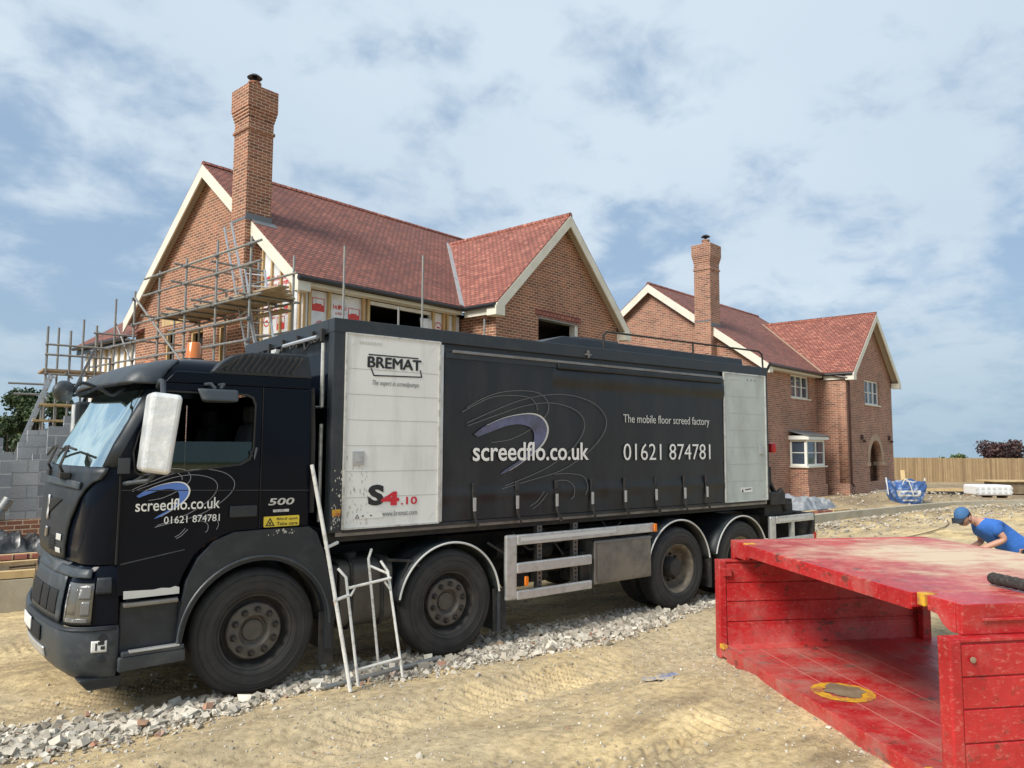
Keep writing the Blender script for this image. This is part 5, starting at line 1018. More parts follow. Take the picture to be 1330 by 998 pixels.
def swoosh(pts, w_, mat, par, t, n=10):
    q = spline([Vector((a, b, 0)) for a, b in pts], n); L = len(q); up_, lo = [], []
    for i, p in enumerate(q):
        d = (q[min(i+1, L-1)]-q[max(i-1, 0)]).normalized(); nn = Vector((-d.y, d.x, 0)); f = i/(L-1); ww = w_(f) if callable(w_) else w_
        up_.append((p.x+nn.x*ww, p.y+nn.y*ww)); lo.append((p.x-nn.x*ww, p.y-nn.y*ww))
    return plate('swoosh', mat, par, [up_+lo[::-1]], 'XZ', t, t+.0012)
text('lettering', 'screedflo.co.uk', 'white_ink', ct, (2.18, 3.83, 1.945, 2.15), 'XZ', ti-.004, bold=.012)
text('lettering', 'The mobile floor screed factory', 'grey_ink', ct, (4.42, 6.10, 2.365, 2.50), 'XZ', ti-.003)
text('lettering', '01621 874781', 'white_ink', ct, (4.42, 6.11, 1.935, 2.14), 'XZ', ti-.003, bold=-.006)
# curved mark: measured strokes in the plane of the sheet
def mark(par, t, fx, fz, thin, blue, faint, edge):
    Q = lambda L: [(fx(a), fz(b)) for a, b in L]; s = abs(fx(1)-fx(0)); th = .0045*s if s > .7 else .006*s
    out_ = [(2.19, 2.225), (2.35, 2.32), (2.60, 2.41), (2.90, 2.46), (3.08, 2.44), (3.18, 2.36), (3.20, 2.26), (3.14, 2.14), (3.0, 2.03), (2.82, 1.92), (2.66, 1.84), (2.53, 1.80)]
    inn = [(2.53, 1.80), (2.62, 1.86), (2.78, 1.94), (2.90, 2.03), (2.99, 2.14), (3.00, 2.24), (2.94, 2.31), (2.80, 2.34), (2.62, 2.32), (2.40, 2.25), (2.22, 2.19)]
    qo = [(p.x, p.y) for p in spline([Vector((a, b, 0)) for a, b in Q(out_)], 6)]; qi = [(p.x, p.y) for p in spline([Vector((a, b, 0)) for a, b in Q(inn)], 6)]
    plate('swoosh', blue, par, [qo+qi[1:-1]], 'XZ', t, t+.001)
    swoosh(Q(out_[1:-1]), lambda f: th*(.4+2.2*math.sin(math.pi*f)**2), edge, par, t-.0012)
    for L in ([(2.04, 2.45), (2.2, 2.53), (2.42, 2.62), (2.68, 2.65), (2.92, 2.64), (3.03, 2.57), (3.05, 2.50)], [(2.10, 2.50), (2.30, 2.60), (2.55, 2.68), (2.85, 2.71), (3.08, 2.69), (3.20, 2.60), (3.21, 2.50), (3.15, 2.42)],
              [(2.10, 2.34), (2.4, 2.46), (2.8, 2.60), (3.2, 2.68), (3.55, 2.69), (3.9, 2.62), (4.10, 2.48), (4.12, 2.33), (4.0, 2.17), (3.75, 1.99), (3.4, 1.83), (3.0, 1.74), (2.56, 1.65)],
              [(2.11, 2.31), (2.45, 2.42), (2.85, 2.54), (3.2, 2.59), (3.5, 2.56), (3.7, 2.48), (3.77, 2.36), (3.72, 2.22), (3.55, 2.06), (3.25, 1.89), (2.95, 1.78), (2.6, 1.68)],
              [(2.42, 2.14), (2.65, 2.17), (2.85, 2.24), (2.95, 2.29)], [(3.3, 1.79), (3.55, 1.79), (3.75, 1.75), (3.82, 1.64), (3.78, 1.54)], [(3.35, 1.72), (3.5, 1.71), (3.6, 1.64), (3.6, 1.54), (3.55, 1.50)], [(2.95, 1.45), (3.05, 1.50), (3.15, 1.60)], [(2.98, 1.42), (3.08, 1.47), (3.2, 1.58)]):
        swoosh(Q(L), th*.75, thin, par, t)
mark(ct, ti-.0022, lambda a: a, lambda b: b, 'faint_ink', 'blue_faded', 'faint_ink', 'grey_ink')
# door lettering, same mark at about 0.37 the size
kx_, kz_ = .3845, .62
fx = lambda a: -.975+(a-2.18)*.3845; fz = lambda b: 1.585+(b-1.95)*.43
mark(D1, -.0065, fx, fz, 'thin_ink', 'blue_ink', 'faint_ink', 'white_ink')
text('lettering', 'screedflo.co.uk', 'white_ink', D1, (-.975, -.34, 1.583, 1.675), 'XZ', -.0095, bold=.008); text('lettering', '01621 874781', 'white_ink', D1, (-.765, -.338, 1.478, 1.535), 'XZ', -.0095)
sp_ = bpy.data.objects['side_panel']
text('lettering', '500', 'frame_alu', T, (.065, .295, 1.585, 1.645), 'XZ', -.006, bold=.02, shear=.15); MB().box(.11, .25, -.006, -.0032, 1.525, 1.548).build('small_badge', 'frame_alu', T)
ys_ = plate('warning_sticker', 'sticker', T, [rrect(.03, .345, 1.400, 1.490, .008, 2)], 'XZ', -.0065, -.0035)
plate('warning_mark', 'black_ink', ys_, [[(.045, 1.410), (.125, 1.410), (.085, 1.480)], [(.060, 1.418), (.110, 1.418), (.085, 1.463)]], 'XZ', -.0085, -.0065); MB().box(.078, .092, -.0085, -.0065, 1.422, 1.443).build('warning_mark', 'black_ink', ys_)
text('lettering', 'Blind spot', 'black_ink', ys_, (.145, .33, 1.449, 1.477), 'XZ', -.0085); text('lettering', 'Take care', 'black_ink', ys_, (.145, .33, 1.411, 1.439), 'XZ', -.0085)

# ------------------------------------------------------------------ placing aid: a point seen in a direction at a measured distance
Fh = Vector((math.sin(YAW), math.cos(YAW), 0))
def at(u, v, d):
    return CAM+(Fv+R2*((u-665)/960.54)-U2*((v-499)/960.54))*d
def tube_part(name, p0, p1, r, par, mat='steel', n=8):
    return MB().tube([p0, p1], r, n).build(name, mat, par, smooth=True)
# gable scaffold (in the near house's directions)
SG = empty('scaffold', 'galvanised tube scaffold with a board platform against the brick gable of the near house', 'scaffold', (h1x, h1y, 0), h1r)
PB = [(7.25, 5.05), (6.1, 5.78), (4.93, 5.82), (3.57, 6.12), (2.22, 6.20), (.83, 6.34), (-.54, 6.18)]
for b, zt in PB: tube_part('pole', (-1.4, b, .3), (-1.4, b, zt), .026, SG)
for b, zt in ((4.93, 5.3), (3.57, 5.62), (2.3, 5.58), (.9, 6.1), (-.5, 6.0)): tube_part('pole', (-.42, b, .3), (-.42, b, zt), .026, SG)
for z, b0, b1 in ((6.02, 4.3, -1.0), (5.62, 4.35, -1.02), (4.98, 4.8, -1.06), (4.55, 7.5, -.6), (4.12, 7.5, -.6), (3.5, 7.5, -.6)): tube_part('ledger', (-1.45, b0, z), (-1.45, b1, z), .025, SG)
for z, b0, b1 in ((5.60, 3.8, -.7), (4.98, 5.1, -.7), (4.4, 5.1, -.7)): tube_part('ledger', (-.47, b0, z), (-.47, b1, z), .025, SG)
for b, z, a0 in ((3.65, 5.03, -1.75), (3.0, 5.03, -1.6), (2.3, 5.03, -1.8), (1.5, 5.03, -1.55), (.90, 5.03, -1.9), (.1, 5.03, -1.5), (-.48, 5.03, -1.6), (4.85, 4.6, -1.6), (2.3, 5.65, -1.7), (.9, 5.9, -1.5), (2.3, 6.05, -1.65)): tube_part('transom', (a0, b, z), (-.25, b, z), .025, SG)
tube_part('brace', (-1.5, 4.66, 5.60), (-1.5, 2.1, 3.9), .025, SG); tube_part('brace', (-1.36, 5.2, 4.2), (-1.36, 6.2, 5.2), .02, SG)
for i in range(4): MB().box(-1.36+i*.235, -1.36+i*.235+.225, -1.5+.30*i, 3.75-.08*(i % 3), 5.058, 5.095).build('board', 'board', SG)
MB().box(-.405, -.37, 2.35, 5.7, 5.14, 5.36).build('toe_board', 'timber', SG); MB().box(-.52, -.30, -.3, 3.0, 4.86, 4.90).build('board', 'board', SG)
cl = MB()
for b, zt in PB:
    for z in (6.02, 5.62, 4.98, 4.55, 4.12):
        if z < zt-.02 and not (z > 4.6 and b > 4.95): cl.box(-1.47, -1.37, b-.04, b+.04, z-.035, z+.035)
cl.build('coupler', 'lead', SG, bevel=.008)
def ladder(p0a, p0b, p1a, p1b, label, n=9, loc=(0,0,0), rz=0, mat='alu'):
    L = empty('ladder', label, 'ladder', loc, rz)
    for a, b in ((p0a, p1a), (p0b, p1b)): MB().beam(a, b, .022, .05).build('stile', mat, L)
    for i in range(n):
        t = (i+.5)/n; p = Vector(p0a).lerp(Vector(p1a), t); q = Vector(p0b).lerp(Vector(p1b), t); MB().tube([p, q], .014, 6).build('rung', mat, L, smooth=True)
    return L
ladder((-.75, .62, 3.9), (-.75, .27, 3.95), (-.75, 1.87, 6.98), (-.75, 1.56, 7.03), 'long aluminium ladder leaning steeply up the chimney of the near house', 11, (h1x, h1y, 0), h1r)
ladder((-.72, .22, 3.7), (-.72, -.45, 3.7), (-.72, .95, 5.92), (-.72, .13, 5.74), 'shorter bright ladder beside the membrane wall, below the long ladder', 8, (h1x, h1y, 0), h1r, 'alu_bright')
# tubes in front of the near house, seen above the lorry
SF = empty('scaffold', 'lone scaffold uprights standing in front of the near house above the lorry roof', 'scaffold', (h1x, h1y, 0), h1r)
for a, zt in ((.36, 6.25), (2.54, 6.48), (1.84, 5.17), (4.62, 5.27)): tube_part('pole', (a, -1.15, .3), (a, -1.15, zt), .024, SF)
tube_part('ledger', (.1, -1.12, 2.3), (4.9, -1.12, 2.3), .024, SF)
# scaffold of the new plot at the left
SL = empty('scaffold', 'far scaffold with upright tubes and a plank lift behind the grey block walls', 'scaffold', (0, 14, 0))
def ry(x14, z14, k): return CAM.x+(x14-CAM.x)*k, CAM.y+(14-CAM.y)*k-14, CAM.z+(z14-CAM.z)*k
for x, z, k in ((-.28, 4.85, 1.0), (-.06, 4.84, 1.06), (.19, 4.79, 1.0), (.45, 5.09, 1.06), (.73, 4.97, 1.0), (.85, 4.64, 1.06), (.60, 4.25, 1.06), (1.05, 4.2, 1.0)):
    a, b, c = ry(x, z, k); tube_part('pole', (a, b, .3), (a, b, c), .026, SL)
for x0, x1, z, k in ((-.32, 1.0, 4.42, 1.0), (-.32, 1.02, 4.18, 1.0), (-.32, 1.0, 3.72, 1.0), (-.1, 1.15, 3.78, 1.06), (-1.0, -.22, 3.47, 1.0), (-.88, -.2, 3.23, 1.0), (.2, 1.1, 3.5, 1.06), (.1, 1.0, 3.35, 1.0), (.66, 1.6, 4.78, 1.0)):
    a, b, c = ry(x0, z, k); a2, b2, c2 = ry(x1, z, k); tube_part('ledger', (a, b-.04, c), (a2, b2-.04, c2), .025, SL)
for x in (-.3, .1, .5, .9): tube_part('transom', (x, -.15, 3.75), (x+.33, 1.35, 3.75), .024, SL)
for i in range(5): MB().box(-.34, .95, -.02+i*.235, .205+i*.235, 3.80, 3.85).build('board', 'board', SL)
MB().beam((.58, -.9, 4.30), (.05, -.9, 2.9), .05, .05).build('brace', 'lead', SL)
for x0, x1, z in ((-.62, .05, 2.88), (-.7, .2, 2.55)): MB().box(x0, x1, -2.5, -1.9, z, z+.04).build('board', 'timber', SL)
for x in (-.55, -.3, .0): tube_part('pole', (x, -2.4, .3), (x, -2.4, 2.9), .024, SL)
ladder((-1.06, 11.3, 1.6), (-.98, 11.6, 1.6), (-.46, 11.3, 3.50), (-.38, 11.6, 3.50), 'old ladder leaning over the pale block wall left of the lorry', 10, mat='alu')
# block walls of the new plot
def wall_thing(label, mat, x0, x1, y0, y1, z0, tops):
    """tops: stepped top as (x_from, x_to, z)"""
    mb = MB()
    for a, b, z in tops: mb.box(a, b, y0, y1, z0, z)
    pts = [(x0, z0)]
    for a, b, z in tops: pts += [(a, z), (b, z)]
    pts.append((x1, z0)); o = plate('block_wall', mat, None, [pts], 'XZ', y0, y1); return tag(o, label, 'wall', 'blockwork walls of the new plot')
wall_thing('dark grey block wall at the left edge, behind the brick course', 'block', -3.2, -1.17, 9.0, 9.1, .35, [(-3.2, -1.17, 1.95)])
wall_thing('pale block wall with a stepped top beside the ladder', 'block_pale', -1.17, -.74, 9.4, 9.5, .35, [(-1.17, -1.05, 1.80), (-1.05, -.74, 1.80)])
wall_thing('tall pale block wall behind the pale stepped wall', 'block_pale', -1.0, -.45, 10.4, 10.5, .35, [(-1.0, -.86, 2.12), (-.86, -.45, 2.35)])
wall_thing('grey block pier right beside the lorry cab', 'block', -.80, .4, 9.9, 10.0, .35, [(-.80, -.58, 1.90), (-.58, -.33, 2.42), (-.33, .4, 2.62)])
wall_thing('stub of grey blockwork at the far left with one raised corner', 'block', -2.0, -1.22, 10.6, 10.75, .35, [(-2.0, -1.42, 2.62), (-1.42, -1.31, 2.42), (-1.31, -1.22, 2.2)])
bwl = MB().box(-3.2, -.35, 8.45, 8.56, .35, .84).build('brick_wall', 'brick'); tag(bwl, 'low wall of a few red brick courses in front of the grey blocks', 'wall')
bp2 = MB().box(-.72, -.5, 8.40, 8.449, .35, 1.10).build('brick_pier', 'brick_far'); tag(bp2, 'short pale brick pier at the end of the low wall', 'pier')
# pallet, timber, bricks, foil and ducts
pz = .33; PL = empty('pallet', 'wooden pallet with green paint lying behind the kerb at the left', 'pallet', (-1.6, 6.55, pz))
for i in range(5): MB().box(-.75, .72, -.45+i*.2, -.45+i*.2+.12, .115, .135).build('deck_board', 'timber', PL)
for i in range(3): MB().box(-.75, .72, -.45+i*.4, -.45+i*.4+.1, .095, .114).build('stringer', 'timber', PL)
for i in range(4):
    for j in (-.45, -.05, .35): MB().box(-.75+i*.45, -.75+i*.45+.12, j, j+.1, .022, .094).build('block', 'board', PL)
for j in (-.45, .35): MB().box(-.75, .72, j, j+.1, .0, .02).build('bottom_board', 'timber', PL)
for i, x in enumerate((-1.50, -1.28, -1.055)):
    b_ = MB().box(x, x+.205, 6.25, 6.35, pz+.137, pz+.205).build('brick', 'tile_red', bevel=.004); tag(b_, ['red brick at the left end of the row on the pallet', 'middle red brick of the row on the pallet', 'red brick at the right end of the row on the pallet'][i], 'brick', 'red bricks on the pallet')
tb = MB().beam((-3.2, 5.36, .43), (-.6, 5.10, .43), .12, .09).build('timber_beam', 'timber'); tag(tb, 'long yellow timber beam laid along the top of the kerb', 'beam')
def crumple(name, x0, x1, y0, y1, z0, h, mat, label, cat, seed, nx=46, ny=30):
    def f(u, v):
        e = min(u, 1-u, v, 1-v)*6; e = min(1, e); p = Vector((x0+(x1-x0)*u, y0+(y1-y0)*v, 0)); s = mnoise.noise(Vector((p.x*2.1, p.y*2.1, seed)))
        rdg = 1-abs(mnoise.noise(Vector((p.x*4.5, p.y*3.2, seed+3))))*2.4; return (p.x, p.y, z0+e*h*max(.05, .45+.5*s+.4*rdg))
    o = MB().grid(f, nx, ny).build(name, mat, smooth=True, sharp=25); return tag(o, label, cat)
MT['black_sheet'] = P('black_sheeting', (.02, .021, .023), .28, dirt=(.12, .12, .12), dscale=5, bump=.4, bscale=12)
MT['grey_sheet'] = P('grey_sheeting', (.20, .215, .23), .35, dirt=(.36, .37, .38), dscale=4, bump=.5, bscale=9)
crumple('plastic_sheet', -3.0, -.45, 7.3, 8.2, .44, .30, 'black_sheet', 'crumpled black and grey plastic sheeting behind the pallet', 'sheeting', 3)
crumple('plastic_sheet', 18.3, 20.3, 5.9, 7.0, .2, .42, 'grey_sheet', 'heap of crumpled grey plastic sheeting by the far house, beyond the lorry tail', 'sheeting', 9)
DU = empty('duct', 'pair of grey ribbed plastic pipe ends standing on the low brick wall', 'pipe', (-1.34, 8.5, .845))
for (dx, tilt, h) in ((0, .0, .16), (.03, .5, .20)):
    pr_ = [(.075, 0)]+[(.085 if k % 2 else .078, k*h/8) for k in range(9)]+[(.07, h), (.06, 0)]
    o = MB().lathe(pr_, (0, 0, 0), 'Z', 18).build('pipe_end', 'steel', DU, smooth=True); o.location = (dx, 0, 0 if not tilt else .17); o.rotation_euler = (0, tilt, 0)

# ------------------------------------------------------------------ red stacked steel flats
vang = math.atan2(-.478, .878)
def red_unit(label, z, upper):
    U = empty('steel_flat', label, 'platform', (4.2, -1.53, 0), vang, 'red steel flats stacked beside the lorry')
    return U
RL = red_unit('lower red steel flat on the sand with plank sides and a yellow ring inside', 0, False)
zg = -.02
fl_ = MB().box(.0, 2.42, -3.10, -.10, zg+.03, .11).box(-.01, .06, -3.10, -.24, zg, .118).build('floor', 'red_floor', RL, bevel=.006)
gv = MB()
for i in range(7): x = .32+i*.3; gv.box(x, x+.008, -2.98, -.16, .1095, .1115)
gv.build('floor_seam', 'seam', fl_)
def side(y, s, name='side_wall'):
    """plank wall: body, face boards and end post; s = +1 when the inside faces -y"""
    w_ = MB().box(.02, 2.32, y-.035, y+.035, zg, .93).build(name, 'red', RL, bevel=.008)
    for i, (z0, z1) in enumerate(((.14, .33), (.34, .53), (.54, .72), (.73, .915))): MB().box(.075, 2.30, y-.035-.012, y-.0355, z0, z1).build('board', 'red', w_, bevel=.005); MB().box(.10, 2.30, y+.0355, y+.047, z0, z1).build('board', 'red', w_, bevel=.005)
    MB().box(-.01, .07, y-.055, y+.055, zg, .945).build('corner_post', 'red', w_, bevel=.012); MB().box(-.012, 2.32, y-.05, y+.05, .931, .955).build('top_rail', 'red', w_, bevel=.006); return w_
wA = side(-.05, 1); wB = side(-3.165, -1); wB.location = (.04, 0, 0)
MB().hexa([(.08, -.30, .111), (2.3, -.30, .111), (2.3, -.10, .111), (.08, -.10, .111)], [(.08, -.12, .121), (2.3, -.12, .121), (2.3, -.10, .30), (.08, -.10, .30)]).build('bottom_fillet', 'red', wA)
MB().box(.03, .11, -.140, -.100, .80, .88).build('hinge_plate', 'red', wA, bevel=.004); MB().lathe([(0, -.01), (.018, -.008), (.018, 0), (0, 0)], (.14, -3.222, .83), 'Y', 12).build('bolt', 'soil', wB)
for y in (-.16, -3.06): MB().box(-.025, .03, y-.04, y+.04, .09, .135).build('corner_pin', 'yellow', RL, bevel=.008)
rg_ = MB(); cxr, cyr = .36, -1.60
N_ = 40
for k in range(N_):
    a0, a1 = 2*math.pi*k/N_, 2*math.pi*(k+1)/N_; rr0, rr1 = .145+.012*math.sin(k*1.7), .245+.006*math.sin(k*2.9); rq0, rq1 = .145+.012*math.sin((k+1)*1.7), .245+.006*math.sin((k+1)*2.9)
    rg_.add([(cxr+rr0*math.cos(a0), cyr+rr0*math.sin(a0), .1145), (cxr+rr1*math.cos(a0), cyr+rr1*math.sin(a0), .1145), (cxr+rq1*math.cos(a1), cyr+rq1*math.sin(a1), .1145), (cxr+rq0*math.cos(a1), cyr+rq0*math.sin(a1), .1145)], [(0, 1, 2, 3)])
rg_.build('yellow_ring', 'yellow', fl_); MB().add([(cxr+.03+(.155+.03*math.sin(k*2.1))*math.cos(k*.3142), cyr+.03+(.16+.035*math.sin(k*1.3+1))*math.sin(k*.3142), .1158) for k in range(20)], [tuple(range(20))]).build('worn_patch', 'soil', fl_)
MB().box(2.2, 2.30, -.20, -.12, .112, .93).build('inner_post', 'red', RL, bevel=.01)
RU = red_unit('upper red steel flat with pale dusty deck resting on the lower flat', 1, True)
dk = MB().box(.13, 2.42, -2.76, -.36, 1.045, 1.145).box(.24, 2.42, -3.10, -2.761, 1.05, 1.144).box(.24, 2.42, -.359, -.07, 1.05, 1.144).build('deck', 'red_deck', RU, bevel=.006)
MB().box(.122, .142, -2.755, -.365, 1.035, 1.135).build('edge_beam', 'red', dk)
for k in range(5): MB().box(.24, 2.40, -.55-k*.52, -.546-k*.52, 1.1455, 1.1465).build('deck_seam', 'seam', dk)
MB().box(.17, 2.40, -.065, -.0, .957, 1.148).box(.17, .235, -.30, -.066, .98, 1.147).build('end_skirt', 'red', RU, bevel=.008)
MB().hexa([(.172, -3.15, .957), (2.4, -3.15, .957), (2.4, -3.11, .957), (.172, -3.11, .957)], [(.17, -3.17, 1.148), (2.4, -3.17, 1.148), (2.4, -3.105, 1.148), (.17, -3.105, 1.148)]).build('end_skirt', 'red', RU, bevel=.006)
plate('corner_gusset', 'red', RU, [[(-2.86, 1.1455), (-3.100, 1.1455), (-3.100, .958), (-3.06, .958), (-2.99, .99), (-2.95, 1.04), (-2.86, 1.05)]], 'YZ', .172, .235, bevel=.004)
MB().box(.86, .94, -3.186, -3.171, 1.0, 1.15).box(.30, .84, -3.182, -3.166, 1.045, 1.062).box(.96, 2.3, -3.182, -3.166, 1.045, 1.062).build('skirt_rib', 'red', RU, bevel=.004)
for y in (-.33, -2.81): MB().box(.16, .27, y-.035, y+.035, 1.065, 1.152).build('corner_pin', 'yellow', RU, bevel=.01)
for x in (.5, 1.1, 1.7, 2.3): MB().box(x, x+.06, -3.0, -.1, .99, 1.054).build('cross_beam', 'red', RU)
MB().hexa([(2.1, -2.2, .80), (2.2, -2.2, .80), (2.2, -2.0, .80), (2.1, -2.0, .80)], [(2.1, -2.3, 1.05), (2.2, -2.3, 1.05), (2.2, -1.95, 1.05), (2.1, -1.95, 1.05)]).build('bracket', 'red', RU, bevel=.02)
rl = MB()
rp0, rp1 = Vector((3.73, -4.24, 1.195)), Vector((3.40, -4.86, 1.195))
rl.tube([rp0.lerp(rp1, k/30) for k in range(31)], [.034 if k in (0, 30) else .041+.003*math.sin(k*2.3) for k in range(31)], 16)
MT['fluff'] = P('dark_fluffy', (.035, .032, .030), 1, dirt=(.09, .08, .07), dscale=40, bump=1, bscale=120)
ro = rl.build('roller', 'fluff', smooth='all'); tag(ro, 'dark fluffy roller lying on the pale deck of the upper red flat', 'roller')

# tubular step frame leaning on the lorry
SF2 = empty('step_frame', 'scuffed white tubular step frame leaning on the lorry between cab and tank', 'steps', (.9, -.25, 0))
def sft(name, *pts, r=.013, par=SF2): 
    o = MB().tube([Vector(p)-Vector((.9, -.25, 0)) for p in pts], r, 8).build(name, 'white_steel', par, smooth=True); return o
sft('long_pole', (.43, -.05, 1.93), (.54, -.22, 1.1), (.66, -.45, .03), r=.018)
sft('peg', (.515, -.20, 1.21), (.67, -.10, 1.235), r=.015); sft('peg', (.56, -.30, .77), (.72, -.25, .79), r=.015)
sft('upright', (.69, -.08, 1.0), (.735, -.15, .93), (.775, -.36, .03)); sft('upright', (1.075, .03, 1.13), (1.03, .0, 1.05), (1.16, .0, .03)); sft('upright', (1.115, -.08, 1.03), (1.155, -.15, .94), (1.21, -.36, .03))
sft('crossbar', (.745, -.19, .84), (1.165, -.19, .885)); sft('crossbar', (.772, -.33, .16), (1.20, -.33, .19)); sft('crossbar', (1.155, -.15, .92), (1.05, .0, .98), r=.012)
for p in ((.76, .82, 1), (1.15, .84, -1)): sft('gusset', (p[0], -.2, p[1]-.05), (p[0]+.05*p[2], -.19, p[1]+.02), r=.010)
gp_ = MB().tube([(.52, -.24, .035), (1.78, -.10, .045)], .024, 10).build('scaffold_tube', 'steel', smooth=True); tag(gp_, 'short scaffold tube lying on the rubble at the foot of the step frame', 'tube')
MT['blue_dusty'] = P('dusty_blue_plastic', (.16, .20, .34), .6, dirt=(.45, .38, .26), dscale=16, dlo=.4, dhi=.55)
# hose across the road
hs_ = [(9.8, 2.6), (11.5, 2.3), (13.4, 2.2), (15.4, 2.1), (16.3, 2.0), (17.9, 2.05), (19.8, 2.5), (21, 3.0)]
hp = spline([Vector((a, b, hz_(a, b)+.03)) for a, b in hs_], 8); ho = MB().tube(hp, .014, 8).build('hose', 'hose', smooth=True); tag(ho, 'long brown hose trailing over the sandy road behind the bending worker', 'hose')
bf = MB().grid(lambda u, v: (3.05+.30*u+.05*math.sin(v*5), -1.75+.16*v+.02*math.sin(u*9), hz_(3.2, -1.7)+.012+.012*math.sin(u*11+v*7)), 14, 6).build('plastic_scrap', 'blue_dusty', smooth='all'); tag(bf, 'scrap of faded blue plastic pressed into the sand in the foreground', 'scrap')

# ------------------------------------------------------------------ bag, packs, fence
MT['bag_blue'] = P('woven_blue_bag', (.045, .12, .34), .5, dirt=(.40, .47, .58), dscale=3.2, dlo=.52, dhi=.62, damt=.8, bump=.8, bscale=9)
bx0, by0 = 23.9, 5.45; bz = hz_(bx0, by0)
BG = empty('bulk_bag', 'full blue woven bulk bag with white loops standing beyond the kerb', 'bag', (bx0, by0, bz), -.6)
def bagf(u, v, o=1.0):
    a = 2*math.pi*u; c_, s_ = math.cos(a), math.sin(a); sq = 1/(abs(c_)**5+abs(s_)**5)**.2; r = (.37+.15*v**.8+.05*math.sin(math.pi*v))*sq*o
    r *= 1+.030*math.sin(a*7+v*9)+.022*math.sin(a*13-v*17); cor = max(0, sq-1.08)*4
    return (r*c_, r*s_*.9, .74*v+(.22*cor*max(0, v-.75)*4*.5)+.015*math.sin(a*9)*v)
bgm = MB().grid(bagf, 90, 26).build('sack', 'bag_blue', BG, smooth='all'); MB().grid(lambda u, v: (bagf(u, .9)[0]*(1-v)*.98, bagf(u, .9)[1]*(1-v)*.98, .66+.10*v+.05*math.sin(u*25+v*9)), 40, 6).build('contents', 'slab', BG, smooth='all')
for a in (.8, 2.4, 3.9, 5.5):
    q = [Vector((.60*math.cos(a+k*.12), .54*math.sin(a+k*.12), .30+.55*math.sin(math.pi*k/6))) for k in range(7)]; MB().tube(q, .020, 6).build('loop', 'white_trim', BG, smooth=True)
MB().grid(lambda u, v: bagf(.60+.22*u, .36+.26*v, 1.012), 20, 6).build('printed_band', 'white_trim', bgm, smooth='all')
MB().grid(lambda u, v: bagf(.64+.16*u, .14+.07*v, 1.012), 16, 3).build('printed_band', 'white_trim', bgm, smooth='all')
MB().grid(lambda u, v: bagf(.63+.16*u, .44+.10*v, 1.02), 16, 3).build('printed_bar', 'bag_blue', bgm, smooth='all')
off = MB().beam((-.15, .0, .8), (-.08, .05, 1.12), .13, .04).build('timber_offcut', 'timber', None); off.location = (bx0, by0, bz); tag(off, 'pale timber offcut sticking up out of the blue bag', 'offcut')
wx, wy = 30.6, 5.35; wz = hz_(wx, wy)
WP = empty('wrapped_pack', 'long low pack of white foil-wrapped blocks on the ground in front of the fence', 'pack', (wx, wy, wz), -.65)
MB().box(-.70, .70, -.45, .45, .10, .50).build('pack', 'membrane', WP, bevel=.07, segs=3); 
for i in range(7):
    for j in range(2): MB().box(-.75+i*.22, -.63+i*.22, -.462, -.452, .18+j*.15, .27+j*.15).build('window_mark', 'white_trim', WP) if (i+j) % 1 == 0 else None
for x in (-.6, 0, .6): MB().box(x-.07, x+.07, -.42, .42, .0, .098).build('bearer', 'board', WP)
dx_, dy_ = 34.6, 5.9; dz_ = hz_(dx_, dy_)
DB = empty('timber_stack', 'dark brown stack of boards under a pale lid at the right edge by the fence', 'stack', (dx_, dy_, dz_), -.65)
for i in range(5): MB().box(-.8, 1.2, -.5, .5, .05+i*.10, .145+i*.10).build('board', 'soil', DB, bevel=.01)
MB().box(-1.1, 1.3, -.6, .6, .555, .60).build('lid', 'timber', DB)
for i, (u, v, d, L_, ang) in enumerate(((1205, 631, 34, 3.2, -.65), (1230, 634, 33, 3.0, -.72), (1222, 637, 31, 3.4, -.6))):
    p = at(u, v, d); z = hz_(p.x, p.y); c, s_ = math.cos(ang), math.sin(ang)
    o = MB().beam((p.x-c*L_/2, p.y-s_*L_/2, z+.06), (p.x+c*L_/2, p.y+s_*L_/2, z+.06), .25, .12).build('plank', ['timber', 'timber', 'rubber'][i]); tag(o, ['new yellow plank on the ground near the fence, farthest of the three', 'new yellow plank lying nearer than the other one by the fence', 'black plank on the ground left of the wrapped pack'][i], 'plank', 'planks by the fence')
for i, (x, y, c) in enumerate(((18.6, 5.35, 'tile_red'), (19.3, 5.3, 'timber'), (17.9, 5.5, 'timber'))):
    o = MB().box(-.5, .5, -.08, .08, 0, .10).build('plank', c); o.location = (x, y, hz_(x, y)+.0); o.rotation_euler = (0, 0, .1*i-.1); tag(o, ['reddish board among the rubble beyond the lorry tail', 'yellow board right of the reddish one beyond the lorry tail', 'yellow board left of the reddish one beyond the lorry tail'][i], 'plank', 'boards beyond the lorry tail')
MT['fence'] = P('fence_boards', (.42, .30, .165), .85, dirt=(.24, .16, .085), dscale=1.6, dlo=.40, dhi=.62, stretch=(4, 4, .04), vary=.3)
p0, p1 = at(1120, 600, 50), at(1440, 600, 50); p0.z = p1.z = 0; fd = (p1-p0).normalized(); fl = (p1-p0).length
FN = empty('fence', 'tall close-boarded timber fence behind the far house', 'fence', p0, math.atan2(fd.y, fd.x)); FN.rotation_euler = (0, 0, math.atan2(fd.y, fd.x))
nbay = int(fl/2.4)
for bay in range(nbay+1):
    mb = MB()
    for i in range(22):
        x = bay*2.4+i*.109
        if x > fl: break
        mb.box(x, x+.100, -.02+random.uniform(-.012, .012), .004, -.3, 1.40+random.uniform(-.02, .02))
    if mb.v: mb.build('board_panel', 'fence', FN)
    MB().box(bay*2.4-.06, bay*2.4+.04, .03, .12, -.4, 1.36).build('post', 'fence', FN)
for z in (.1, 1.1): MB().box(0, fl, .005, .05, z, z+.09).build('rail', 'fence', FN)

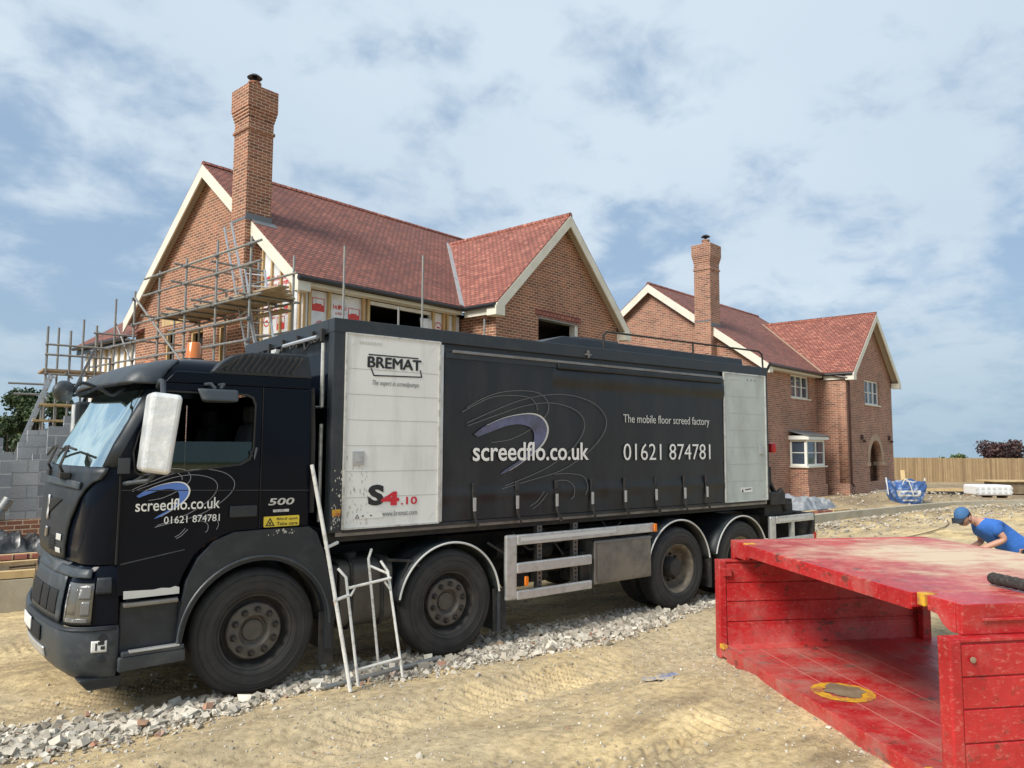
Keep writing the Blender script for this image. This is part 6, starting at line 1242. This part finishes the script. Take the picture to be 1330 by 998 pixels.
# ------------------------------------------------------------------ trees
def leafmat(name, c1, c2):
    m, nt, b = newmat(name); a = N(nt, 'ShaderNodeAttribute', attribute_name='tone'); c = mixc(nt, a.outputs['Fac'], c1, c2); nt.links.new(c, b.inputs['Base Color']); b.inputs['Roughness'].default_value = .6
    b.inputs['Subsurface Weight'].default_value = 0; return m
MT['leaf_dark'] = leafmat('dark_leaf', (.018, .035, .012), (.075, .115, .035)); MT['leaf_purple'] = leafmat('purple_leaf', (.030, .014, .014), (.11, .055, .05)); MT['leaf_mid'] = leafmat('mid_leaf', (.04, .07, .02), (.12, .18, .06))
MT['bark'] = P('bark', (.08, .06, .045), .9, bump=.5)
def tree(label, pos, h, wd, mat, n, seed, trunk_h=.35, leaf=.10, squash=1, clumps=16):
    r_ = np.random.default_rng(seed); Tt = empty('tree', label, 'tree', pos); th = h*trunk_h
    mb = MB().tube([(0, 0, -.3), (.05, .02, th*.6), (0, .05, h*.7)], [.04*h, .03*h, .012*h], 8); C_ = []
    for k in range(clumps):
        a = r_.uniform(0, 2*math.pi); rr_ = wd/2*math.sqrt(r_.uniform(.02, .75)); zc = th+(h-th)*r_.uniform(.08, .88); rr_ *= 1-.55*((zc-th)/(h-th))**2; C_.append((rr_*math.cos(a), rr_*math.sin(a), zc, wd*r_.uniform(.11, .20)))
    for c in C_[:10]: mb.tube([(0, 0, th*.7), (c[0]*.5, c[1]*.5, (th+c[2])/2), c[:3]], [.018*h, .010*h, .004*h], 6)
    mb.build('trunk', 'bark', Tt, smooth=True)
    C_ = np.array(C_); ci = r_.integers(0, len(C_), n); d = r_.normal(size=(n, 3)); d /= np.linalg.norm(d, axis=1)[:, None]; rad = C_[ci, 3]*r_.uniform(.35, 1.12, n)
    P_ = C_[ci, :3]+d*rad[:, None]*np.array([1, 1, .8*squash]); s = leaf*r_.uniform(.5, 1.4, n); a = r_.normal(size=(n, 3)); a /= np.linalg.norm(a, axis=1)[:, None]; b = np.cross(a, r_.normal(size=(n, 3))); b /= np.linalg.norm(b, axis=1)[:, None]
    V = np.stack([P_-a*s[:, None], P_-b*s[:, None]*.5, P_+a*s[:, None], P_+b*s[:, None]*.5], 1).reshape(-1, 3); o = big_mesh('crown', V, np.arange(4*n).reshape(n, 4), mat); o.parent = Tt
    t = np.clip(r_.uniform(0, 1, n)*.6+r_.uniform(0, .4, len(C_))[ci], 0, 1).astype(np.float32); at_ = o.data.attributes.new('tone', 'FLOAT', 'POINT'); at_.data.foreach_set('value', np.repeat(t, 4)); return Tt
q = at(50, 600, 42); tree('broad dark green tree beyond the block walls at the left', (q.x, q.y, -.1), 5.3, 4.6, 'leaf_dark', 13000, 4, .25, .11, clumps=22)
q = at(8, 600, 60); tree('lower green tree at the very left edge, behind the broad tree', (q.x, q.y, -.1), 4.6, 6, 'leaf_dark', 5000, 8, .2, .14)
q = at(1300, 600, 62); tree('purple-leaved bushy tree rising over the fence at the right', (q.x, q.y, -1), 3.6, 4.9, 'leaf_purple', 4200, 12, .25, .14)
q = at(1250, 600, 64); tree('small mid green bush top over the fence, nearest the purple tree', (q.x, q.y, -1), 2.75, 2.4, 'leaf_mid', 2200, 15, .2, .12)
q = at(1226, 600, 66); tree('thin green bush top over the fence, left of the other bush', (q.x, q.y, -1), 2.6, 2.8, 'leaf_mid', 1100, 17, .2, .10)
# far hedges that close the view
hdg = MB()
def hedge(p0, p1, h, n, seed):
    r_ = np.random.default_rng(seed); t = r_.uniform(0, 1, n); P_ = np.array(p0)[None]*(1-t)[:, None]+np.array(p1)[None]*t[:, None]+r_.normal(0, 2, (n, 3)); P_[:, 2] = np.abs(r_.uniform(0, 1, n)**.7)*h*(.6+.8*(vnoise(t*60, t*0, 3., seed)+.5)); s = r_.uniform(.5, 1.3, n); a = r_.normal(size=(n, 3)); b = r_.normal(size=(n, 3))
    V = np.stack([P_-a*s[:, None]*.5, P_-b*s[:, None]*.4, P_+a*s[:, None]*.5, P_+b*s[:, None]*.4], 1).reshape(-1, 3); o = big_mesh('far_wood', V, np.arange(4*n).reshape(n, 4), 'leaf_dark')
    at_ = o.data.attributes.new('tone', 'FLOAT', 'POINT'); at_.data.foreach_set('value', np.repeat(r_.uniform(.2, 1, n).astype(np.float32), 4)); return tag(o, 'low far-off wood closing the horizon beyond the fields', 'wood', kind='stuff')
hedge((-150, 150, -2), (60, 190, -3), 5.5, 9000, 3)['label'] = 'low far-off wood along the horizon behind the houses'

# ------------------------------------------------------------------ the worker
MT['skin'] = P('skin', (.52, .28, .19), .55); MT['shirt'] = P('blue_tshirt', (.035, .15, .50), .85, bump=1, bscale=16, vary=.35); MT['cap'] = P('blue_cap', (.05, .14, .30), .85); MT['cap_dark'] = P('dark_peak', (.015, .02, .03), .8)
MT['trousers'] = P('work_trousers', (.05, .055, .065), .9); MT['hair'] = P('short_dark_hair', (.05, .03, .02), .8); MT['boot'] = P('boot', (.10, .07, .04), .8); MT['eye'] = P('eye', (.02, .015, .012), .3)
def limb(name, verts, edges, mat, par, sub=2, root=0, apply=True):
    me = bpy.data.meshes.new(name); me.from_pydata([v[:3] for v in verts], edges, []); o = bpy.data.objects.new(name, me); COL.objects.link(o)
    md = o.modifiers.new('skin', 'SKIN'); md.use_smooth_shade = True
    for i, v in enumerate(verts):
        r = v[3]; r = r if isinstance(r, tuple) else (r, r); me.skin_vertices[0].data[i].radius = r; me.skin_vertices[0].data[i].use_root = (i == root)
    sb_ = o.modifiers.new('sub', 'SUBSURF'); sb_.levels = sub; sb_.render_levels = sub
    dg = bpy.context.evaluated_depsgraph_get(); m2 = bpy.data.meshes.new_from_object(o.evaluated_get(dg)); bpy.data.objects.remove(o); m2.materials.clear(); m2.materials.append(MT[mat]); m2.polygons.foreach_set('use_smooth', [True]*len(m2.polygons))
    o = bpy.data.objects.new(name, m2); COL.objects.link(o); o.parent = par; return o
D0 = 9.1; near = -Fh
def J(u, v, dn=0): p = at(u, v-5, D0); return p+near*dn
sp0, sp1, sp2, sp3 = J(1330, 726), J(1312, 711), J(1294, 697), J(1281, 688); nk = J(1268, 682); hd = J(1257, 679)
gz0 = hz_(sp0.x, sp0.y)
Wk = empty('person', 'man in a blue T-shirt and blue cap bending forward behind the red flats', 'person', (sp0.x, sp0.y, gz0)); O_ = Vector((sp0.x, sp0.y, gz0))
def L_(p, r): return (*(p-O_), r)
shn, shf = sp3+near*.17+Vector((0, 0, -.01)), sp3-near*.17
eln, elf = J(1290, 703, .23), J(1292, 712, -.25); han, haf = J(1263, 716, .16), J(1262, 722, -.12)
hpn, hpf = sp0+near*.10+Vector((0, 0, -.04)), sp0-near*.10+Vector((0, 0, -.04))
kn, kf = Vector((hpn.x, hpn.y, gz0+.44))-Rv*.26+near*.06, Vector((hpf.x, hpf.y, gz0+.40))-Rv*.20; an, af = Vector((kn.x, kn.y, gz0+.08))+Rv*.14, Vector((kf.x, kf.y, gz0+.08))+Rv*.22
tn, tf = an-Rv*.2+Vector((0, 0, -.04)), af-Rv*.2+Vector((0, 0, -.04))
bv = [L_(sp0, (.13, .15)), L_(sp1, (.12, .15)), L_(sp2, (.125, .16)), L_(sp3, (.09, .13)), L_(nk, .048), L_(hd, .060), L_(shn, .055), L_(eln, .042), L_(han, .030), L_(shf, .055), L_(elf, .042), L_(haf, .030), L_(hpn, .09), L_(kn, .062), L_(an, .042), L_(hpf, .09), L_(kf, .062), L_(af, .042)]
be = [(0, 1), (1, 2), (2, 3), (3, 4), (4, 5), (3, 6), (6, 7), (7, 8), (3, 9), (9, 10), (10, 11), (0, 12), (12, 13), (13, 14), (0, 15), (15, 16), (16, 17)]
body = limb('body', bv, be, 'skin', Wk)
# head: shaped ellipsoid looking left and down
look = (-Rv*.66+Vector((0, 0, -.66))+near*.34).normalized(); upv = (Vector((0, 0, 1))-look*look.z).normalized(); sidev = look.cross(upv)
hm_ = MB(); hc = hd-Rv*.055+Vector((0, 0, .018))-O_; nu, nv = 32, 24
def headp(u, v):
    th_, ph = 2*math.pi*u, math.pi*v; x = math.cos(th_)*math.sin(ph); y = math.sin(th_)*math.sin(ph); z = math.cos(ph)   # x to the face, z up
    X_, Y_, Z_ = x*.100, y*.077, z*.118
    if z < 0: X_ *= 1-.10*z*z; Y_ *= 1+.32*z
    f = max(0, x)
    X_ += f**8*(.030*math.exp(-((z+.18)/.16)**2-(y/.16)**2)+.010*math.exp(-((z-.22)/.10)**2)-.010*math.exp(-((z-.04)/.10)**2-((abs(y)-.36)/.16)**2)+.008*math.exp(-((z+.50)/.07)**2-(y/.3)**2)+.014*math.exp(-((z+.85)/.15)**2))
    return tuple(hc+look*X_+sidev*Y_+upv*Z_)
head = hm_.grid(headp, nu, nv).build('head_tmp', 'skin', Wk, smooth='all')
for s in (-1, 1): MB().lathe([(0, .012), (.022, .010), (.030, .0), (.024, -.006), (0, -.004)], (0, 0, 0), 'Y', 12).build('ear', 'skin', Wk, smooth=True)
for k, s in enumerate((-1, 1)):
    e_ = [o for o in bpy.data.objects if o.name.startswith('ear') and o.parent == Wk][k]; e_.location = hc-look*.008+sidev*.078*s-upv*.012; e_.rotation_mode = 'QUATERNION'; e_.rotation_quaternion = sidev.to_track_quat('Y', 'Z')
joinm([body, head])
for s in (-1, 1):
    ey = MB().lathe([(0, -.012), (.009, -.006), (.012, 0), (.009, .006), (0, .012)], (0, 0, 0), 'Z', 10).build('eye', 'eye', Wk, smooth='all'); ey.location = hc+look*.086+sidev*.030*s+upv*.010; ey.scale = (1, 1, .6)
hr = MB().grid(lambda u, v: tuple(hc+(look*(math.cos(2*math.pi*u)*.098*1.03-.008)+sidev*math.sin(2*math.pi*u)*.080)*math.sin(math.pi*(.30+.28*v))+upv*math.cos(math.pi*(.30+.28*v))*.122) if math.cos(2*math.pi*u) < .35 else tuple(hc+(look*(math.cos(2*math.pi*u)*.085)+sidev*math.sin(2*math.pi*u)*.07)*math.sin(math.pi*(.30+.28*v))+upv*math.cos(math.pi*(.30+.28*v))*.10), 32, 6).build('hair', 'hair', Wk, smooth='all')
cp = MB().grid(lambda u, v: tuple(hc+(look*math.cos(2*math.pi*u)*.108+sidev*math.sin(2*math.pi*u)*.087)*math.sin(math.pi*.5*v*.80)+upv*(math.cos(math.pi*.5*v*.80)*.125+.010)), 28, 10).build('cap', 'cap', Wk, smooth='all', solid=.006)
MB().grid(lambda u, v: tuple(hc+look*(.085+.085*v*math.cos((u-.5)*1.6))+sidev*((u-.5)*.165*(1-.25*v))+upv*(.062+.004*v-.05*(u-.5)**2*4*v)), 12, 5).build('peak', 'cap_dark', cp, smooth='all', solid=.006)
# hands with separate fingers
def hand(p, fwd, side_, up_):
    hv = [L_(p, .028), L_(p+fwd*.05, (.040, .016)), L_(p+fwd*.085, (.040, .014))]; limb('hand_tmp', hv, [(0, 1), (1, 2)], 'skin', Wk, 1); res = ['hand_tmp']
    parts = [bpy.data.objects['hand_tmp']]
    for i, L in enumerate((.062, .072, .068, .052)):
        b0_ = p+fwd*.08+side_*(.030-.020*i); b1_ = b0_+fwd*L*.5-up_*.012; b2_ = b1_+fwd*L*.35-up_*.030; parts.append(limb('f_tmp%d' % i, [L_(b0_, .010), L_(b1_, .009), L_(b2_, .008)], [(0, 1), (1, 2)], 'skin', Wk, 1))
    b0_ = p+fwd*.03+side_*.036; parts.append(limb('t_tmp', [L_(b0_, .012), L_(b0_+fwd*.03+side_*.022, .011), L_(b0_+fwd*.06+side_*.020-up_*.01, .009)], [(0, 1), (1, 2)], 'skin', Wk, 1)); return parts
fw_ = (han-eln).normalized(); joinm([body]+hand(han, fw_, near.cross(fw_)*-1, near)); fw2 = (haf-elf).normalized(); joinm([body]+hand(haf, fw2, near.cross(fw2), -near))
shirt = limb('tshirt', [L_(sp0+Rv*.07+Vector((0, 0, -.02)), (.168, .185)), L_(sp1, (.138, .168)), L_(sp2, (.142, .178)), L_(sp3, (.130, .175)), L_(nk, .078), L_(shn, .088), L_(shn.lerp(eln, .62), .074), L_(shf, .088), L_(shf.lerp(elf, .62), .074)], [(0, 1), (1, 2), (2, 3), (3, 4), (3, 5), (5, 6), (3, 7), (7, 8)], 'shirt', Wk)
limb('trousers', [L_(sp0, (.15, .165)), L_(hpn, .105), L_(kn, .078), L_(an+Vector((0, 0, .04)), .060), L_(hpf, .105), L_(kf, .078), L_(af+Vector((0, 0, .04)), .060)], [(0, 1), (1, 2), (2, 3), (0, 4), (4, 5), (5, 6)], 'trousers', Wk)
for a_, t_ in ((an, tn), (af, tf)): limb('boot', [L_(a_+Vector((0, 0, .05)), .052), L_(a_-Vector((0, 0, .02)), .050), L_(t_+Vector((0, 0, .01)), (.046, .038))], [(0, 1), (1, 2)], 'boot', Wk)

# ------------------------------------------------------------------ one object per separate piece
def split_pieces():
    for o in [q for q in bpy.data.objects if q.type == 'MESH' and q.parent is not None and q.get('kind') is None and q.name.split('.')[0] not in ('crown', 'body')]:
        me = o.data; nv = len(me.vertices)
        if nv > 30000: continue
        par_ = list(range(nv))
        def find(a):
            while par_[a] != a: par_[a] = par_[par_[a]]; a = par_[a]
            return a
        for e in me.edges:
            a, b = find(e.vertices[0]), find(e.vertices[1])
            if a != b: par_[a] = b
        root = np.array([find(i) for i in range(nv)]); rs, isl = np.unique(root, return_inverse=True); k = len(rs)
        if k < 2 or k > 400: continue
        co = np.empty(nv*3, np.float32); me.vertices.foreach_get('co', co); co = co.reshape(-1, 3); lo = np.full((k, 3), np.inf); hi = np.full((k, 3), -np.inf); np.minimum.at(lo, isl, co); np.maximum.at(hi, isl, co)
        size = (hi-lo).max(1); gap = np.maximum(0, np.maximum(lo[:, None]-hi[None], lo[None]-hi[:, None])); near_ = np.sqrt((gap**2).sum(2)) <= np.maximum(.02, .5*np.maximum(size[:, None], size[None]))
        lab = np.arange(k)
        while True:
            new = np.array([lab[near_[i]].min() for i in range(k)])
            if (new == lab).all(): break
            lab = new
        pieces = np.unique(lab)
        if len(pieces) < 2: continue
        vp = lab[isl]; src = me.copy()
        for n_, pc in enumerate(pieces):
            bm = bmesh.new(); bm.from_mesh(src); bm.verts.ensure_lookup_table(); bmesh.ops.delete(bm, geom=[bm.verts[i] for i in np.nonzero(vp != pc)[0]], context='VERTS')
            if n_ == 0: bm.to_mesh(me)
            else:
                m2 = src.copy(); bm.to_mesh(m2); c = o.copy(); c.data = m2; COL.objects.link(c)
            bm.free()
split_pieces()
